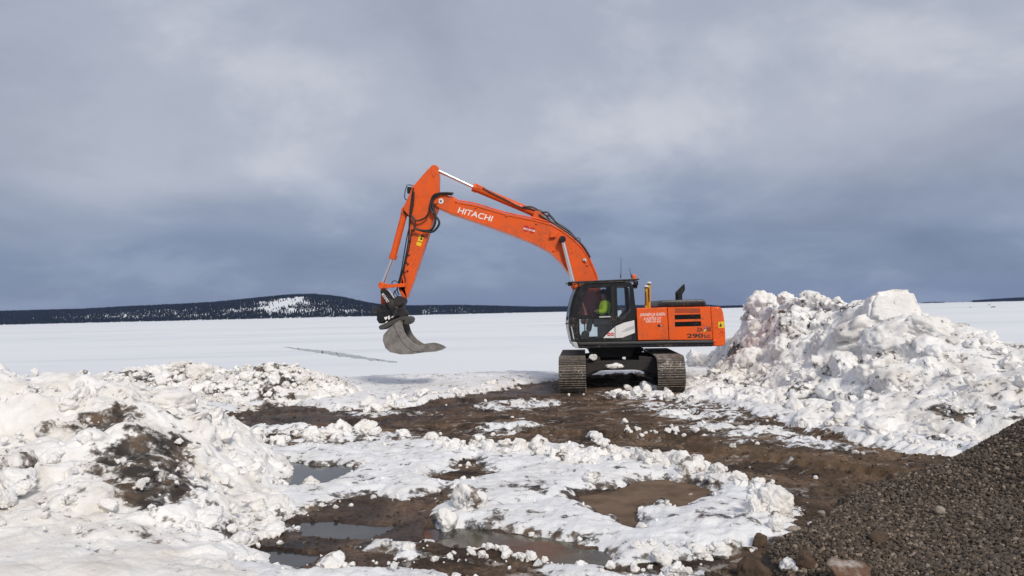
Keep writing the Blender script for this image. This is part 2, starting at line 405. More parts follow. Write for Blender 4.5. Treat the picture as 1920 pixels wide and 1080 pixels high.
RUTS = [((1.6, 19.8), (-7.5, 17.2), .37), ((4.2, 19.9), (-6.0, 14.9), .37), ((3.2, 17.6), (7.0, 11.0), .37), ((5.2, 18.2), (8.6, 12.5), .37), ((2.6, 12.6), (6.2, 9.6), .30), ((-2.0, 15.6), (3.6, 13.6), .30)]
def warp(pts):
    q = p3(pts[:, 0], pts[:, 1])
    k = np.clip(pts[:, 1] / 10.0, .7, 2.0)
    wx = (0.12 * fbm(q * 1.3, 3, .55, 31) + .06 * fbm(q * 5.0, 3, .6, 33)) * k
    wy = (0.12 * fbm(q * 1.3, 3, .55, 41) + .06 * fbm(q * 5.0, 3, .6, 43)) * k
    return pts + np.stack([wx, wy], 1) * 1.6

def ground_fields(x, y, fine=True):
    pts = np.stack([x, y], 1)
    wp = warp(pts)
    q = p3(x, y)
    g = 0.06 * fbm(q * .35, 3, .5, 1) + .04 * fbm(q * 1.4, 4, .55, 5)
    if fine:
        rid = 1 - np.abs(fbm(q * np.array([1.6, 3.4, 1]), 4, .55, 9))
        g = g + .028 * fbm(q * 6.0, 4, .6, 7) + .05 * (rid - .8)
    # flat where the machine stands, falling to the lake behind
    d = np.hypot(x - EXC[0], y - EXC[1])
    g = g * (0.25 + 0.75 * sstep(2.0, 5.0, d))
    g = g + .30 * np.exp(-((x - 3.25) / 1.0) ** 4 - ((y - 24.1) / .55) ** 2) * (.75 + .7 * fbm(q * 2.6, 3, .5, 15))
    shore = 26.0 + 1.2 * vnoise(p3(x * .12, x * 0 + 3.0), 3)
    g = g - 1.6 * sstep(0, 9.0, y - shore)
    wet = np.zeros_like(x)
    for kind, poly, _ in PUDDLES:
        s = polysd(wp, poly) + .09
        mrg = (s > -.45) & (s < 0.0)
        g = np.where(mrg, np.maximum(g, .004), g)
        t = sstep(-.04, .16, s)
        g = g * (1 - t) + (-.07) * t
        wet = np.maximum(wet, sstep(-.35, .05, s) * .95)
    hb = polysd(wp, H_B); wet = np.maximum(wet, .75 * sstep(-.2, .1, hb))
    band = polysd(wp, G2([(440,778),(556,760),(686,771),(845,750),(1040,718),(1040,745),(880,775),(700,800),(450,805)]))
    wet = np.maximum(wet, .85 * sstep(-.6, .4, band))
    g = g + .16 * sstep(-.05, .3, polysd(wp, H_C2)) * (0.7 + .6 * fbm(q * 4, 3, .5, 77))
    # cleat prints where the machine has driven
    for (ax, ay), (bx, by), wd in RUTS:
        ln = math.hypot(bx - ax, by - ay); ux, uy = (bx - ax) / ln, (by - ay) / ln
        s_ = (x - ax) * ux + (y - ay) * uy; d_ = -(x - ax) * uy + (y - ay) * ux + .5 * np.sin(s_ * .35)
        inside = sstep(wd, wd - .07, np.abs(d_)) * sstep(-.2, .4, s_) * sstep(ln + .2, ln - .4, s_) * (.55 + .45 * sstep(-.2, .2, fbm(q * 1.1, 2, .5, 66)))
        g = g + inside * (-.06 + .034 * np.sin(s_ * 2 * np.pi / .21)) + .03 * np.exp(-((np.abs(d_) - wd - .07) / .06) ** 2) * sstep(-.2, .4, s_) * sstep(ln + .2, ln - .4, s_)
    tn = polysd(wp, G2([(1290,818),(1450,832),(1620,858),(1720,880),(1640,905),(1480,872),(1340,850)]))
    tan = sstep(-.5, .6, tn) * np.clip(.55 + .9 * fbm(q * 1.1, 4, .6, 55), 0, 1)
    tan = np.maximum(tan, sstep(.0, .3, polysd(wp, H_E)) * .35)
    holes = np.full(len(x), -9.0)
    for h in (H_A, H_B, H_C, H_C2, H_C3, H_D, H_E, H_G):
        holes = np.maximum(holes, polysd(wp, h) + .09)
    main = np.minimum(polysd(wp, S_1), -holes) + .05
    sd = np.maximum(np.maximum(main, polysd(wp, S_2)), polysd(wp, S_3))
    far = sstep(11, 20, y)
    n_mid = fbm(q * .9, 5, .6, 61)
    thick = np.clip(sd * (.26 + .3 * far), -.10, .075 + .05 * far) + (.030 + .045 * far) * n_mid + .018 * fbm(q * 4.5, 5, .62, 63)
    thin = np.full(len(x), -9.0)
    for h in THIN:
        thin = np.maximum(thin, polysd(wp, h))
    st = fbm(np.stack([x * .9 + y * .25, y * 2.0, 0 * x], 1) * 1.5, 5, .62, 71)
    tthin = np.clip(thin * .10, -.10, .03) - .015 + .11 * st
    thick = np.maximum(thick, np.minimum(tthin, .07))
    slush = np.maximum(.55 * sstep(-1.2, .4, thin), .45 * sstep(-.5, .0, sd))
    slush = np.maximum(slush, .30)
    slush = slush * (1 - .8 * tan) * (1 - wet * .6)
    slush = np.where(holes > .12, slush * .25, slush)
    # lumpy, broken snow surface
    d1 = worley(p3(x, y) * 3.1, 81)
    d2 = worley(p3(x, y) * 8.0, 83)
    rough = .35 + .65 * sstep(-.25, .45, fbm(q * .55, 3, .5, 91))
    lump = (.030 * (.55 - d1) + .012 * (.5 - d2)) * rough * sstep(0, .06, thick)
    # soft melting grooves running towards the lower left
    gro = fbm(np.stack([x * .6 + y * .35, (y - .2 * x) * 3.0, 0 * x], 1), 4, .6, 95)
    lump = lump + .018 * gro
    soilmix = np.clip(.85 * sstep(.06, -.005, thick) + .30 * sstep(.08, .34, st) + .55 * sstep(-.2, .35, polysd(wp, H_F)) + .28 * fbm(q * .8, 4, .6, 99) + .02, 0, 1)
    return g, thick, lump, wet, tan, slush, soilmix

ys = np.concatenate([[-14, -8, -4, -1, 1.5, 3.0, 4.0], np.exp(np.linspace(math.log(4.9), math.log(17), 275)), np.linspace(17.1, 40, 160), [46, 60]])
us = np.concatenate([[-9, -5, -3, -2, -1.4, -1.1], np.linspace(-.95, .95, 740), [1.1, 1.4, 2, 3, 5, 9]])
YY, UU = np.meshgrid(ys, us, indexing='ij')
XX = UU * np.maximum(YY, 4.5)
gx, gy = XX.ravel(), YY.ravel()
g, thick, lump, wet, tan, slush, soilmix = ground_fields(gx, gy)
faces = grid_faces(*YY.shape)
me = np_mesh('ground', np.stack([gx, gy, g], 1), faces, attrs={'wet': wet, 'tan': tan, 'slush': slush})
tag(mesh_obj('ground', me, M['soil']), 'bare wet brown soil around the excavator', kind='structure')
sv = np.stack([gx, gy, g + thick + lump], 1)
keep = (thick + lump)[faces].max(1) > -.03
v2, f2, at2 = drop_unused(sv, faces[keep], {'dirt': soilmix})
me = np_mesh('snow_cover', v2, f2, attrs=at2)
tag(mesh_obj('snow_cover', me, M['snow_ground']), 'patchy melting snow lying over the muddy ground', kind='stuff')

def ground_z(x, y):
    a = ground_fields(np.array([float(x)]), np.array([float(y)]))
    return float(max(a[0][0], a[0][0] + a[1][0] + a[2][0]))
def ground_zs(x, y):
    a = ground_fields(np.asarray(x, float), np.asarray(y, float))
    return np.maximum(a[0], a[0] + a[1] + a[2]), a[1]

near = (gy > 5) & (gy < 17) & (np.abs(gx) < 6)
wpn = np.full((len(gx), 2), 1e6); wpn[near] = warp(np.stack([gx[near], gy[near]], 1))
for k, (kind, poly, lab) in enumerate(PUDDLES):
    s = np.full(len(gx), -9.0); s[near] = polysd(wpn[near], poly) + .09
    fk = faces[s[faces].max(1) > -.20]
    vp, fp, _ = drop_unused(np.stack([gx, gy, np.full(len(gx), -.020 - .003 * k)], 1), fk, {})
    me = np_mesh('puddle', vp, fp)
    tag(mesh_obj('puddle', me, M['puddle_' + kind]), lab, kind='structure')

# lead of grey slush on the lake ice
lead = [(533,650),(560,653),(600,657),(640,662),(690,670),(745,679),(690,674),(655,671),(610,664),(570,658)]
lp = np.array([G(a, b, LAKE_Z + .012) for a, b in lead])
cen = []
top = [G(a, b, LAKE_Z)[:2] for a, b in lead[:6]]; bot = [G(a, b, LAKE_Z)[:2] for a, b in [(533,650.5),(562,656),(602,662),(642,668.5),(692,675),(745,680)]]
vv = []; nseg = 60
for i in range(nseg + 1):
    t = i / nseg * 5; k = min(int(t), 4); f = t - k
    a = top[k] * (1 - f) + top[k + 1] * f; b = bot[k] * (1 - f) + bot[k + 1] * f
    j = rng.normal(0, .35, 2)
    vv += [[a[0], a[1] + j[0], LAKE_Z + .012], [b[0], b[1] + j[1], LAKE_Z + .012]]
ff = [[2 * i, 2 * i + 1, 2 * i + 3, 2 * i + 2] for i in range(nseg)]
me = np_mesh('slush_lead', np.array(vv), np.array(ff), smooth=False)
M['slush'] = paint('grey green slush', (.42, .45, .44), .35, dirt=.7, dirtcol=(.62, .65, .66), scale=.9)
tag(mesh_obj('slush_lead', me, M['slush']), 'narrow grey-green strip of wet slush on the lake ice', kind='structure')

# ------------------------------------------------------------------ heaps (thin-plate surfaces through traced points)
class Surf:
    def __init__(self, pts, lam=0.02):
        p = np.array(pts, float); self.p = p
        n = len(p)
        K = self.k(p[:, :2], p[:, :2]) + lam * np.eye(n)
        Q = np.column_stack([np.ones(n), p[:, :2]])
        A = np.block([[K, Q], [Q.T, np.zeros((3, 3))]])
        s = np.linalg.solve(A, np.concatenate([p[:, 2], np.zeros(3)]))
        self.w, self.c = s[:n], s[n:]
    @staticmethod
    def k(a, b):
        r2 = ((a[:, None, :] - b[None, :, :]) ** 2).sum(-1) + 1e-9
        return .5 * r2 * np.log(r2)
    def __call__(self, x, y):
        q = np.stack([x, y], 1)
        return self.k(q, self.p[:, :2]) @ self.w + self.c[0] + q @ self.c[1:]

def heap_mesh(name, surf, bounds, res, amps, zmin, dirt_spots, seed, mat, soft=None, dirt_base=0.0, sizes=(1.9, 4.6, 11.0)):
    x0, x1, y0, y1 = bounds
    nx, ny = int((x1 - x0) / res), int((y1 - y0) / res)
    Yg, Xg = np.meshgrid(np.linspace(y0, y1, ny), np.linspace(x0, x1, nx), indexing='ij')
    x, y = Xg.ravel(), Yg.ravel()
    z = np.concatenate([surf(x[i:i + 60000], y[i:i + 60000]) for i in range(0, len(x), 60000)])
    Z = z.reshape(Yg.shape)
    gy_, gx_ = np.gradient(Z, Yg[1, 0] - Yg[0, 0], Xg[0, 1] - Xg[0, 0])
    nrm = np.stack([-gx_.ravel(), -gy_.ravel(), np.ones(len(x))], 1)
    nrm /= np.linalg.norm(nrm, axis=1, keepdims=True)
    v = np.stack([x, y, z], 1)
    sc = np.ones(len(x)) if soft is None else soft(x, y, z)
    wq = v + .18 * np.stack([fbm(v * 1.7, 3, .5, seed + 1), fbm(v * 1.7, 3, .5, seed + 2), fbm(v * 1.7, 3, .5, seed + 3)], 1)
    a1, b1 = worley(wq * sizes[0], seed, True)
    a2, b2 = worley(wq * sizes[1], seed + 5, True)
    a3, b3 = worley(wq * sizes[2], seed + 6, True)
    f1, e1 = facets(wq * sizes[0] * .62, seed + 40, .40, .75)
    f2, e2 = facets(wq * sizes[1] * .75, seed + 41, .35, .8)
    mixm = sstep(-.15, .25, fbm(v * .7, 3, .5, seed + 42))
    h = amps[0] * (.45 * f1 + .5 * (np.minimum(b1 - a1, .6) - .25 + .55 * (.5 - a1))) + amps[1] * (.5 * f2 * (1 - .5 * mixm) + mixm * .6 * (np.minimum(b2 - a2, .5) - .2 + .5 * (.5 - a2))) + amps[2] * (.5 - a3) * (.3 + .7 * mixm)
    h = h + amps[3] * fbm(v * 1.1, 5, .55, seed + 9) + amps[3] * .5 * (np.abs(fbm(v * 3.3, 4, .55, seed + 10)) - .2)
    v = v + nrm * (h * sc)[:, None]
    dirt = dirt_base + .42 * fbm(v * .9, 4, .6, seed + 20)
    crev = sstep(.10, .0, b1 - a1) * .25 + sstep(.08, .0, b2 - a2) * .10  # extra darkening along the creases between lumps, patchy
    dirt = dirt + crev * sstep(-.2, .4, fbm(v * .8, 3, .5, seed + 25))
    for (c, rad, amt) in dirt_spots:
        d = np.sqrt((((v - c) / rad) ** 2).sum(1))
        dirt = dirt + amt * 1.7 * np.clip(1.35 - d + .45 * fbm(v * 3.0, 4, .6, seed + 30), 0, 1)
    fc = grid_faces(*Yg.shape)
    keep = v[:, 2][fc].max(1) > zmin
    at = {'dirt': np.clip(dirt, -.2, 1.15)}
    v, fc, at = drop_unused(v, fc[keep], at)
    return np_mesh(name, v, fc, attrs=at)

def hit(surf, px, py, y0, y1, lift=0.0):
    """the first point of a heap's surface seen at a photo pixel"""
    d = ray(px, py)
    t = np.linspace(y0, y1, 800) / d[1]
    q = CAM + d * t[:, None]
    s = surf(q[:, 0], q[:, 1]) + lift
    below = np.where(q[:, 2] < s)[0]
    return q[below[0]] if len(below) else None

def Gz(pts, z=-.12):
    return [tuple(G(a, b, 0.0)[:2]) + (z,) for a, b in pts]
# left foreground heap
LP = [P(0,722,10.2), P(60,706,10.2), P(120,698,10.2), P(200,712,10.2), P(260,735,10.2), P(330,752,10.4), P(400,772,10.8), P(436,790,11.2),
      P(0,800,9.0), P(100,790,9.2), P(200,800,9.1), P(300,830,9.1), P(390,850,9.6), P(0,900,7.8), P(100,900,7.8), P(200,905,7.9), P(300,915,8.0), P(400,935,8.35),
      P(0,1000,6.7), P(120,1000,6.8), P(240,1005,6.95), P(340,1015,7.1), P(0,1080,5.9), P(200,1080,6.1), P(380,1075,6.35), P(470,940,9.0), P(445,860,10.2)]
LP += Gz([(560,985),(545,945),(535,905),(478,858),(462,835)], -.03) + Gz([(470,1035),(500,1056),(600,1082)], -.05) + Gz([(640,1000),(640,930),(600,870),(520,830)], -.35)
LP += [(-7.0,10.0,1.75), (-9.5,9.5,1.8), (-12,9.5,1.7), (-7,7,.7), (-9.5,7,.75), (-12,7,.7), (-5,4.6,-.05), (-2.2,5.0,-.12), (-.5,5.4,-.3), (-9,4.4,-.1), (-12,4.4,-.1), (-12,13.5,-.1), (-9,13.8,-.2), (-6.5,13.4,-.2), (-4.9,12.8,-.15), (-7,12,.95), (-9.5,12,.95), (-5.4,11.9,.6), (-7,15.5,-.6), (-10,15.5,-.6)]
S_LEFT = Surf(LP)
lsp = [(hit(S_LEFT, 268, 856, 5, 13), np.array([.46, .75, .46]), 1.0), (hit(S_LEFT, 208, 786, 5, 13), np.array([.28, .5, .20]), .85), (hit(S_LEFT, 325, 840, 5, 13), np.array([.28, .45, .24]), .7),
       (hit(S_LEFT, 130, 795, 5, 13), np.array([.26, .45, .12]), .32), (hit(S_LEFT, 285, 925, 5, 13), np.array([.32, .5, .26]), .8), (hit(S_LEFT, 430, 1005, 5, 13), np.array([.16, .3, .12]), .6), (hit(S_LEFT, 345, 900, 5, 13), np.array([.2, .3, .25]), .6), (hit(S_LEFT, 250, 1000, 5, 13), np.array([.3, .3, .08]), .25)]
def soft_left(x, y, z):
    return .38 + .62 * sstep(6.3, 7.6, y + .6 * fbm(p3(x, y) * .8, 3, .5, 3))
me = heap_mesh('left_heap', S_LEFT, (-9.5, .4, 4.4, 13.6), .020, (.19, .055, .012, .12), -.12, lsp, 200, M['snow_pile'], soft_left, .02)
heap_left = mesh_obj('snow_heap', me, M['snow_pile'])
tag(heap_left, 'lumpy snow heap in the left foreground with a big patch of black dirt', 'snow heap', 'ploughed snow heaps')

# large heap to the right of the excavator
RP = [P(1395,606,26.2), P(1415,572,25.8), P(1440,562,25.2), P(1475,564,23.9), P(1520,566,21.8), P(1560,574,20.8), P(1600,578,19.9), P(1640,585,19.0), P(1690,590,18.2), P(1740,606,17.4), P(1790,618,16.6), P(1840,648,15.8), P(1900,672,15.0), P(1930,690,14.6),
      P(1380,660,24.6), P(1345,700,21.6), P(1405,650,24.0), P(1400,700,21.2), P(1450,610,22.0), P(1500,650,20.2), P(1480,705,19.0), P(1550,620,19.9), P(1600,650,18.2), P(1600,700,17.0), P(1600,755,15.6), P(1700,650,16.4), P(1700,700,15.2), P(1700,760,13.8), P(1800,680,15.0), P(1800,760,13.1), P(1850,710,13.9), P(1850,800,12.1), P(1920,760,12.5)]
RP += Gz([(1288,738),(1340,760),(1430,786),(1520,806),(1620,832),(1720,852),(1800,868)], -.04) + Gz([(1270,760),(1340,785),(1450,812),(1560,838),(1660,862),(1760,888)], -.4)
RP += [(9.2,11.0,.25), (10.5,11.5,.5), (10.5,14.0,1.3), (12.5,12,.4), (12.5,15,1.1), (9.0,9.6,-.3), (12.5,9.6,-.3), (8.0,28.0,1.0), (9.0,27.6,1.0), (9.3,24.6,1.3), (10.3,21.5,1.4), (11.0,18.5,1.3), (7.4,29.3,-.6), (9.0,29.5,-.8), (11,26.0,-.4), (12.5,22,-.1), (13.5,18.5,.1), (5.9,25.5,-.3), (5.6,23.6,-.2), (6.6,24.6,-.1), (6.9,26.2,-.1), (14,27,-1.2), (16,20,-1.0)]
S_RIGHT = Surf(RP)
def H_(px, py): return hit(S_RIGHT, px, py, 9, 29)
rsp = [(c, np.array(r), a) for c, r, a in ((H_(1372, 668), [.8, 1.3, .42], .62), (H_(1655, 675), [.24, .4, .26], .85), (H_(1480, 580), [.45, .6, .3], .45), (H_(1560, 690), [.5, .5, .35], .45), (H_(1810, 780), [.22, .4, .3], .6), (H_(1780, 770), [.3, .4, .18], .45),
        (H_(1640, 620), [.4, .6, .25], .3), (H_(1400, 720), [.6, .8, .25], .35), (H_(1620, 770), [.3, .4, .12], .35), (H_(1500, 620), [.6, .6, .4], .25), (H_(1720, 820), [.5, .4, .12], .4)) if c is not None]
def soft_right(x, y, z):
    return 1.0 - .55 * sstep(8.0, 10.0, x + .8 * fbm(p3(x, y) * .5, 3, .5, 8)) * sstep(18, 15, y)
me = heap_mesh('right_heap', S_RIGHT, (4.6, 13.5, 9.4, 29.0), .034, (.46, .10, .016, .18), -.14, rsp, 300, M['snow_pile'], soft_right, .16, sizes=(.95, 2.5, 7.0))
heap_right = mesh_obj('snow_heap', me, M['snow_pile'])
tag(heap_right, 'tall heap of broken snow and ice blocks to the right behind the excavator', 'snow heap', 'ploughed snow heaps')

# low bank of dirty snow on the shore at the left
BP = [P(-60,716,20.0), P(0,714,20.0), P(40,708,20.2), P(110,706,20.5), P(220,702,21), P(300,692,21.4), P(370,686,21.8), P(430,696,21.8), P(500,686,21.4), P(540,692,21.3), P(580,706,21), P(620,726,20.8), P(655,748,20.6),
      P(480,730,20.3), P(540,725,20.2), P(400,720,20.6), P(300,725,20.4), P(150,730,19.6), P(590,742,20.2)]
BP += Gz([(440,776),(500,764),(560,758),(620,764),(672,764),(300,786),(150,800),(0,815)], -.04) + Gz([(440,800),(520,785),(620,785),(720,770),(300,815),(100,840)], -.35)
BP += [(-16,18.5,.9), (-20,18,.9), (-16,16.4,-.1), (-20,16,-.1), (-4.3,23.6,-.3), (-6,24.2,-.2), (-8,24.4,-.2), (-10.5,24.4,-.2), (-13,23.8,-.2), (-17,22.5,-.2), (-3.4,22.5,-.4), (-6,26.5,-1.2), (-11,26.5,-1.2), (-17,25,-1.2)]
S_BANK = Surf(BP)
def B_(px, py): return hit(S_BANK, px, py, 15, 26)
bsp = [(c, np.array(r), a) for c, r, a in ((B_(535, 716), [.55, .5, .13], 1.2), (B_(500, 740), [.28, .4, .16], 1.1), (B_(495, 690), [.22, .4, .16], .9), (B_(550, 743), [.35, .4, .10], .9), (B_(300, 708), [.6, .5, .09], .7), (B_(240, 700), [.5, .5, .07], .7), (B_(520, 762), [.8, .4, .10], .8), (B_(400, 735), [.3, .4, .1], .5)) if c is not None]
me = heap_mesh('left_bank', S_BANK, (-19, -2.6, 15.4, 26.6), .042, (.30, .15, .06, .14), -.14, bsp, 400, M['snow_pile'], None, .34, sizes=(1.3, 3.1, 7.0))
bank = mesh_obj('snow_bank', me, M['snow_pile'])
tag(bank, 'low bank of dirty snow with brown earth clods along the lake shore', 'snow bank')

# ------------------------------------------------------------------ gravel heap (stones come later)
GP = [P(1920,786,9.3), P(1870,818,9.1), P(1830,846,8.9), P(1790,862,8.8), P(1740,884,8.5), P(1680,905,8.35), P(1800,930,7.6), P(1900,900,7.6), P(1700,980,7.0), P(1800,1040,6.0), P(1920,1000,6.0), P(1600,1040,6.4), P(1920,1080,5.2), P(1700,1080,5.7)]
GP += Gz([(1625,915),(1560,945),(1505,985),(1450,1015),(1425,1045),(1440,1085)], .0) + Gz([(1560,905),(1460,960),(1400,1000),(1370,1040),(1370,1090)], -.25)
GP += [(7.2,8.2,1.3), (8.6,7.8,1.6), (10,8,1.5), (7.2,6.5,1.0), (9,5.5,1.1), (5.4,4.6,.5), (7,4,.5), (9,3.5,.4), (3.2,4.2,.05), (5,3.0,-.05), (8,2.0,-.1), (7,10.2,.25), (9,10.6,.3), (6.2,10.4,-.15), (8,12,-.5), (11,12,-.5), (12,6,1.0), (1.8,4.6,-.25)]
S_GRAVEL = Surf(GP)

# ------------------------------------------------------------------ chunks: broken snow lumps and stones
def ico(sub):
    bm = bmesh.new(); bmesh.ops.create_icosphere(bm, subdivisions=sub, radius=1.0)
    v = np.array([x.co[:] for x in bm.verts]); f = np.array([[q.index for q in p.verts] for p in bm.faces])
    bm.free(); return v, f
ICO1, ICO2, ICO3, ICO4, ICO5 = ico(1), ico(2), ico(3), ico(4), ico(5)
def chunk_shape(base, seed, planes=11, soft=.12, n_amp=.12, freq=1.6, squash=(1, 1, 1), lump=0.0):
    r_ = np.random.default_rng(seed)
    v, f = base
    nn = r_.normal(size=(planes, 3)); nn /= np.linalg.norm(nn, axis=1, keepdims=True)
    hh = r_.uniform(.55, 1.0, planes)
    dt = np.maximum(v @ nn.T, .02)
    rad = hh / dt
    rad = np.concatenate([rad, np.full((len(v), 1), 1.12)], 1)
    r = -soft * np.log(np.exp(-rad / soft).sum(1)) if soft > 0 else rad.min(1)
    r = r + n_amp * fbm(v * freq + seed * 3.7, 6, .62, seed)
    if lump:
        r = r + lump * (.5 - worley(v * 2.4 + seed, seed)) + lump * .35 * (.5 - worley(v * 5.5 + seed, seed + 1))
    return v * r[:, None] * np.array(squash)
def chunk_mesh(name, base, seed, mat, **kw):
    me = np_mesh(name, chunk_shape(base, seed, **kw), base[1], smooth=True)
    me.materials.append(mat)
    return me
LUMPS = [chunk_mesh('snow_lump', ICO4, 500 + i, M['snow_lump'], planes=8 + i % 4, soft=.018, n_amp=.30, freq=2.2, squash=(1, .9, .75), lump=.20) for i in range(8)]
BLOCKS = [chunk_mesh('snow_block', ICO5, 540 + i, M['snow_lump'], planes=6 + i % 2, soft=.012, n_amp=.26, freq=2.6, squash=(1, .9, .85), lump=.26) for i in range(7)]
M['stone_grey'] = paint('crushed grey stone', (.092, .073, .058), .9, dirt=.5, dirtcol=(.15, .115, .09), scale=9, bump=.4)
M['stone_pale'] = paint('pale granite', (.36, .32, .28), .85, dirt=.9, dirtcol=(.16, .10, .065), scale=11, bump=.4)
M['stone_brown'] = paint('earth covered stone', (.135, .088, .058), .95, dirt=1.0, dirtcol=(.05, .036, .027), scale=14, bump=1.0)
M['stone_cap'] = paint('brown stone with white crust', (.15, .085, .055), .9, dirt=1.0, dirtcol=(.55, .52, .48), scale=7, bump=.6)
STONES = [chunk_mesh('gravel_stone', ICO2, 600 + i, M['stone_grey'], planes=9, soft=.015, n_amp=.08, squash=(1, .8, .62)) for i in range(8)]
for me_ in STONES:
    for p_ in me_.polygons: p_.use_smooth = False

def place(name, me, loc, s, rot=None, parent=None, stretch=None):
    o = bpy.data.objects.new(name, me)
    o.location = loc
    o.rotation_euler = rot if rot is not None else (random.uniform(-.5, .5), random.uniform(-.5, .5), random.uniform(0, 6.28))
    st = stretch or (1, 1, 1)
    o.scale = (s * st[0], s * st[1], s * st[2])
    return link(o, parent)

def merged(name, base_list, locs, sizes, mat, seed, flat=(1, 1, 1)):
    """many small pieces as one mesh"""
    r_ = np.random.default_rng(seed)
    V, F, off = [], [], 0
    n = len(locs)
    ang = r_.uniform(0, 2 * np.pi, (n, 3))
    which = r_.integers(0, len(base_list), n)
    for b in range(len(base_list)):
        idx = np.where(which == b)[0]
        if not len(idx): continue
        bv, bf = base_list[b]
        a, e, c = ang[idx, 0], (ang[idx, 1] - np.pi) * .35, (ang[idx, 2] - np.pi) * .35
        ca, sa, ce, se, cc, sc_ = np.cos(a), np.sin(a), np.cos(e), np.sin(e), np.cos(c), np.sin(c)
        Rz = np.zeros((len(idx), 3, 3)); Rz[:, 0, 0] = ca; Rz[:, 0, 1] = -sa; Rz[:, 1, 0] = sa; Rz[:, 1, 1] = ca; Rz[:, 2, 2] = 1
        Rx = np.zeros((len(idx), 3, 3)); Rx[:, 0, 0] = 1; Rx[:, 1, 1] = ce; Rx[:, 1, 2] = -se; Rx[:, 2, 1] = se; Rx[:, 2, 2] = ce
        Ry = np.zeros((len(idx), 3, 3)); Ry[:, 1, 1] = 1; Ry[:, 0, 0] = cc; Ry[:, 0, 2] = sc_; Ry[:, 2, 0] = -sc_; Ry[:, 2, 2] = cc
        Rm = Rz @ Rx @ Ry
        vv = np.einsum('nij,vj->nvi', Rm, bv * np.array(flat)) * sizes[idx][:, None, None] + locs[idx][:, None, :]
        V.append(vv.reshape(-1, 3))
        F.append((bf[None] + (np.arange(len(idx)) * len(bv))[:, None, None]).reshape(-1, 3) + off)
        off += len(idx) * len(bv)
    return np_mesh(name, np.vstack(V), np.vstack(F), smooth=False)

# lumps that make up each heap: children of the heap
def strew(surf, parent, n, pixels, y0, y1, smin, smax, meshes, sink=.25, power=2.2, lift=.0):
    k = 0; tries = 0
    while k < n and tries < n * 20:
        tries += 1
        px, py = pixels()
        if parent is heap_left and 175 < px < 360 and 770 < py < 975 and random.random() < .75: continue
        h = hit(surf, px, py, y0, y1, lift)
        if h is None or h[2] < -.02: continue
        s = smin + (smax - smin) * random.random() ** power
        place(parent.name.split('.')[0] + '_x' if False else 'snow_lump', random.choice(meshes), h + np.array([0, .15 * s, s * sink]), s, parent=parent, stretch=(random.uniform(.8, 1.3), random.uniform(.8, 1.2), random.uniform(.7, 1.1)))
        k += 1
def tri_px(a, b, c):
    def f():
        u, v = random.random(), random.random()
        if u + v > 1: u, v = 1 - u, 1 - v
        return (a[0] + u * (b[0] - a[0]) + v * (c[0] - a[0]), a[1] + u * (b[1] - a[1]) + v * (c[1] - a[1]))
    return f
def box_px(x0, y0, x1, y1):
    return lambda: (random.uniform(x0, x1), random.uniform(y0, y1))
def line_px(pts, jy):
    def f():
        i = random.randrange(len(pts) - 1); t = random.random()
        return (pts[i][0] * (1 - t) + pts[i + 1][0] * t, pts[i][1] * (1 - t) + pts[i + 1][1] * t + random.uniform(-jy, jy))
    return f
MIX = LUMPS + BLOCKS[:3]
strew(S_LEFT, heap_left, 48, box_px(0, 720, 440, 1000), 5, 13, .05, .22, MIX, .15)
strew(S_LEFT, heap_left, 26, line_px([(350, 790), (440, 850), (470, 930), (520, 980), (430, 1010)], 26), 5, 13.5, .07, .24, LUMPS, .2)
strew(S_LEFT, heap_left, 18, line_px([(462, 890), (530, 905), (500, 950)], 14), 7, 13.5, .07, .17, LUMPS, .4)
strew(S_RIGHT, heap_right, 46, box_px(1400, 560, 1760, 780), 10, 27, .06, .26, MIX, .10)
strew(S_RIGHT, heap_right, 44, line_px([(1300, 720), (1360, 745), (1450, 775), (1560, 790), (1700, 835), (1790, 845)], 22), 9, 27, .07, .26, LUMPS, .3)
strew(S_RIGHT, heap_right, 40, line_px([(1400, 585), (1440, 558), (1520, 560), (1600, 572), (1640, 590)], 10), 10, 27, .10, .30, MIX, .2)
strew(S_RIGHT, heap_right, 30, line_px([(1740, 612), (1800, 632), (1850, 652), (1905, 680)], 10), 10, 27, .06, .26, LUMPS, .2)
strew(S_RIGHT, heap_right, 30, box_px(1310, 665, 1420, 740), 10, 27, .07, .24, MIX, .2)
strew(S_BANK, bank, 60, box_px(210, 690, 640, 760), 15, 26, .07, .26, MIX, .15)
strew(S_BANK, bank, 26, line_px([(280, 695), (370, 690), (500, 690), (590, 715), (650, 745)], 6), 15, 26, .08, .3, LUMPS, .2)
# blocks of the right heap that stand out, one by one (pixel, pixel size across)
for px, py, wpx, mi, st in ((1440, 572, 62, 2, (1, 1, .9)), (1530, 571, 58, 4, (1.1, .9, .75)), (1690, 632, 110, 0, (1.1, .9, .72)), (1632, 615, 95, 5, (1.2, .9, .8)), (1758, 628, 92, 3, (1.1, .8, .7)), (1590, 695, 70, 1, (1.1, .9, .8)),
                            (1650, 700, 90, 6, (1.1, .8, .9)), (1505, 745, 56, 2, (1, .9, .9)), (1570, 740, 70, 1, (1, .9, .9)), (1500, 620, 70, 3, (1, .9, 1)), (1600, 775, 62, 4, (1.2, .9, .7)), (1318, 682, 56, 6, (.9, .9, 1.1)), (1410, 680, 60, 0, (1, 1, .9)), (1745, 690, 30, 2, (.8, .9, 1.2)), (1550, 650, 60, 5, (1, 1, 1)), (1470, 660, 50, 1, (1, 1, 1))):
    h = H_(px, py)
    if h is None: continue
    s = wpx / FPX * h[1] * .52
    place('snow_block', BLOCKS[mi] if py < 720 else LUMPS[mi], h + np.array([0, s * .35, s * .05]), s, parent=heap_right, stretch=st)
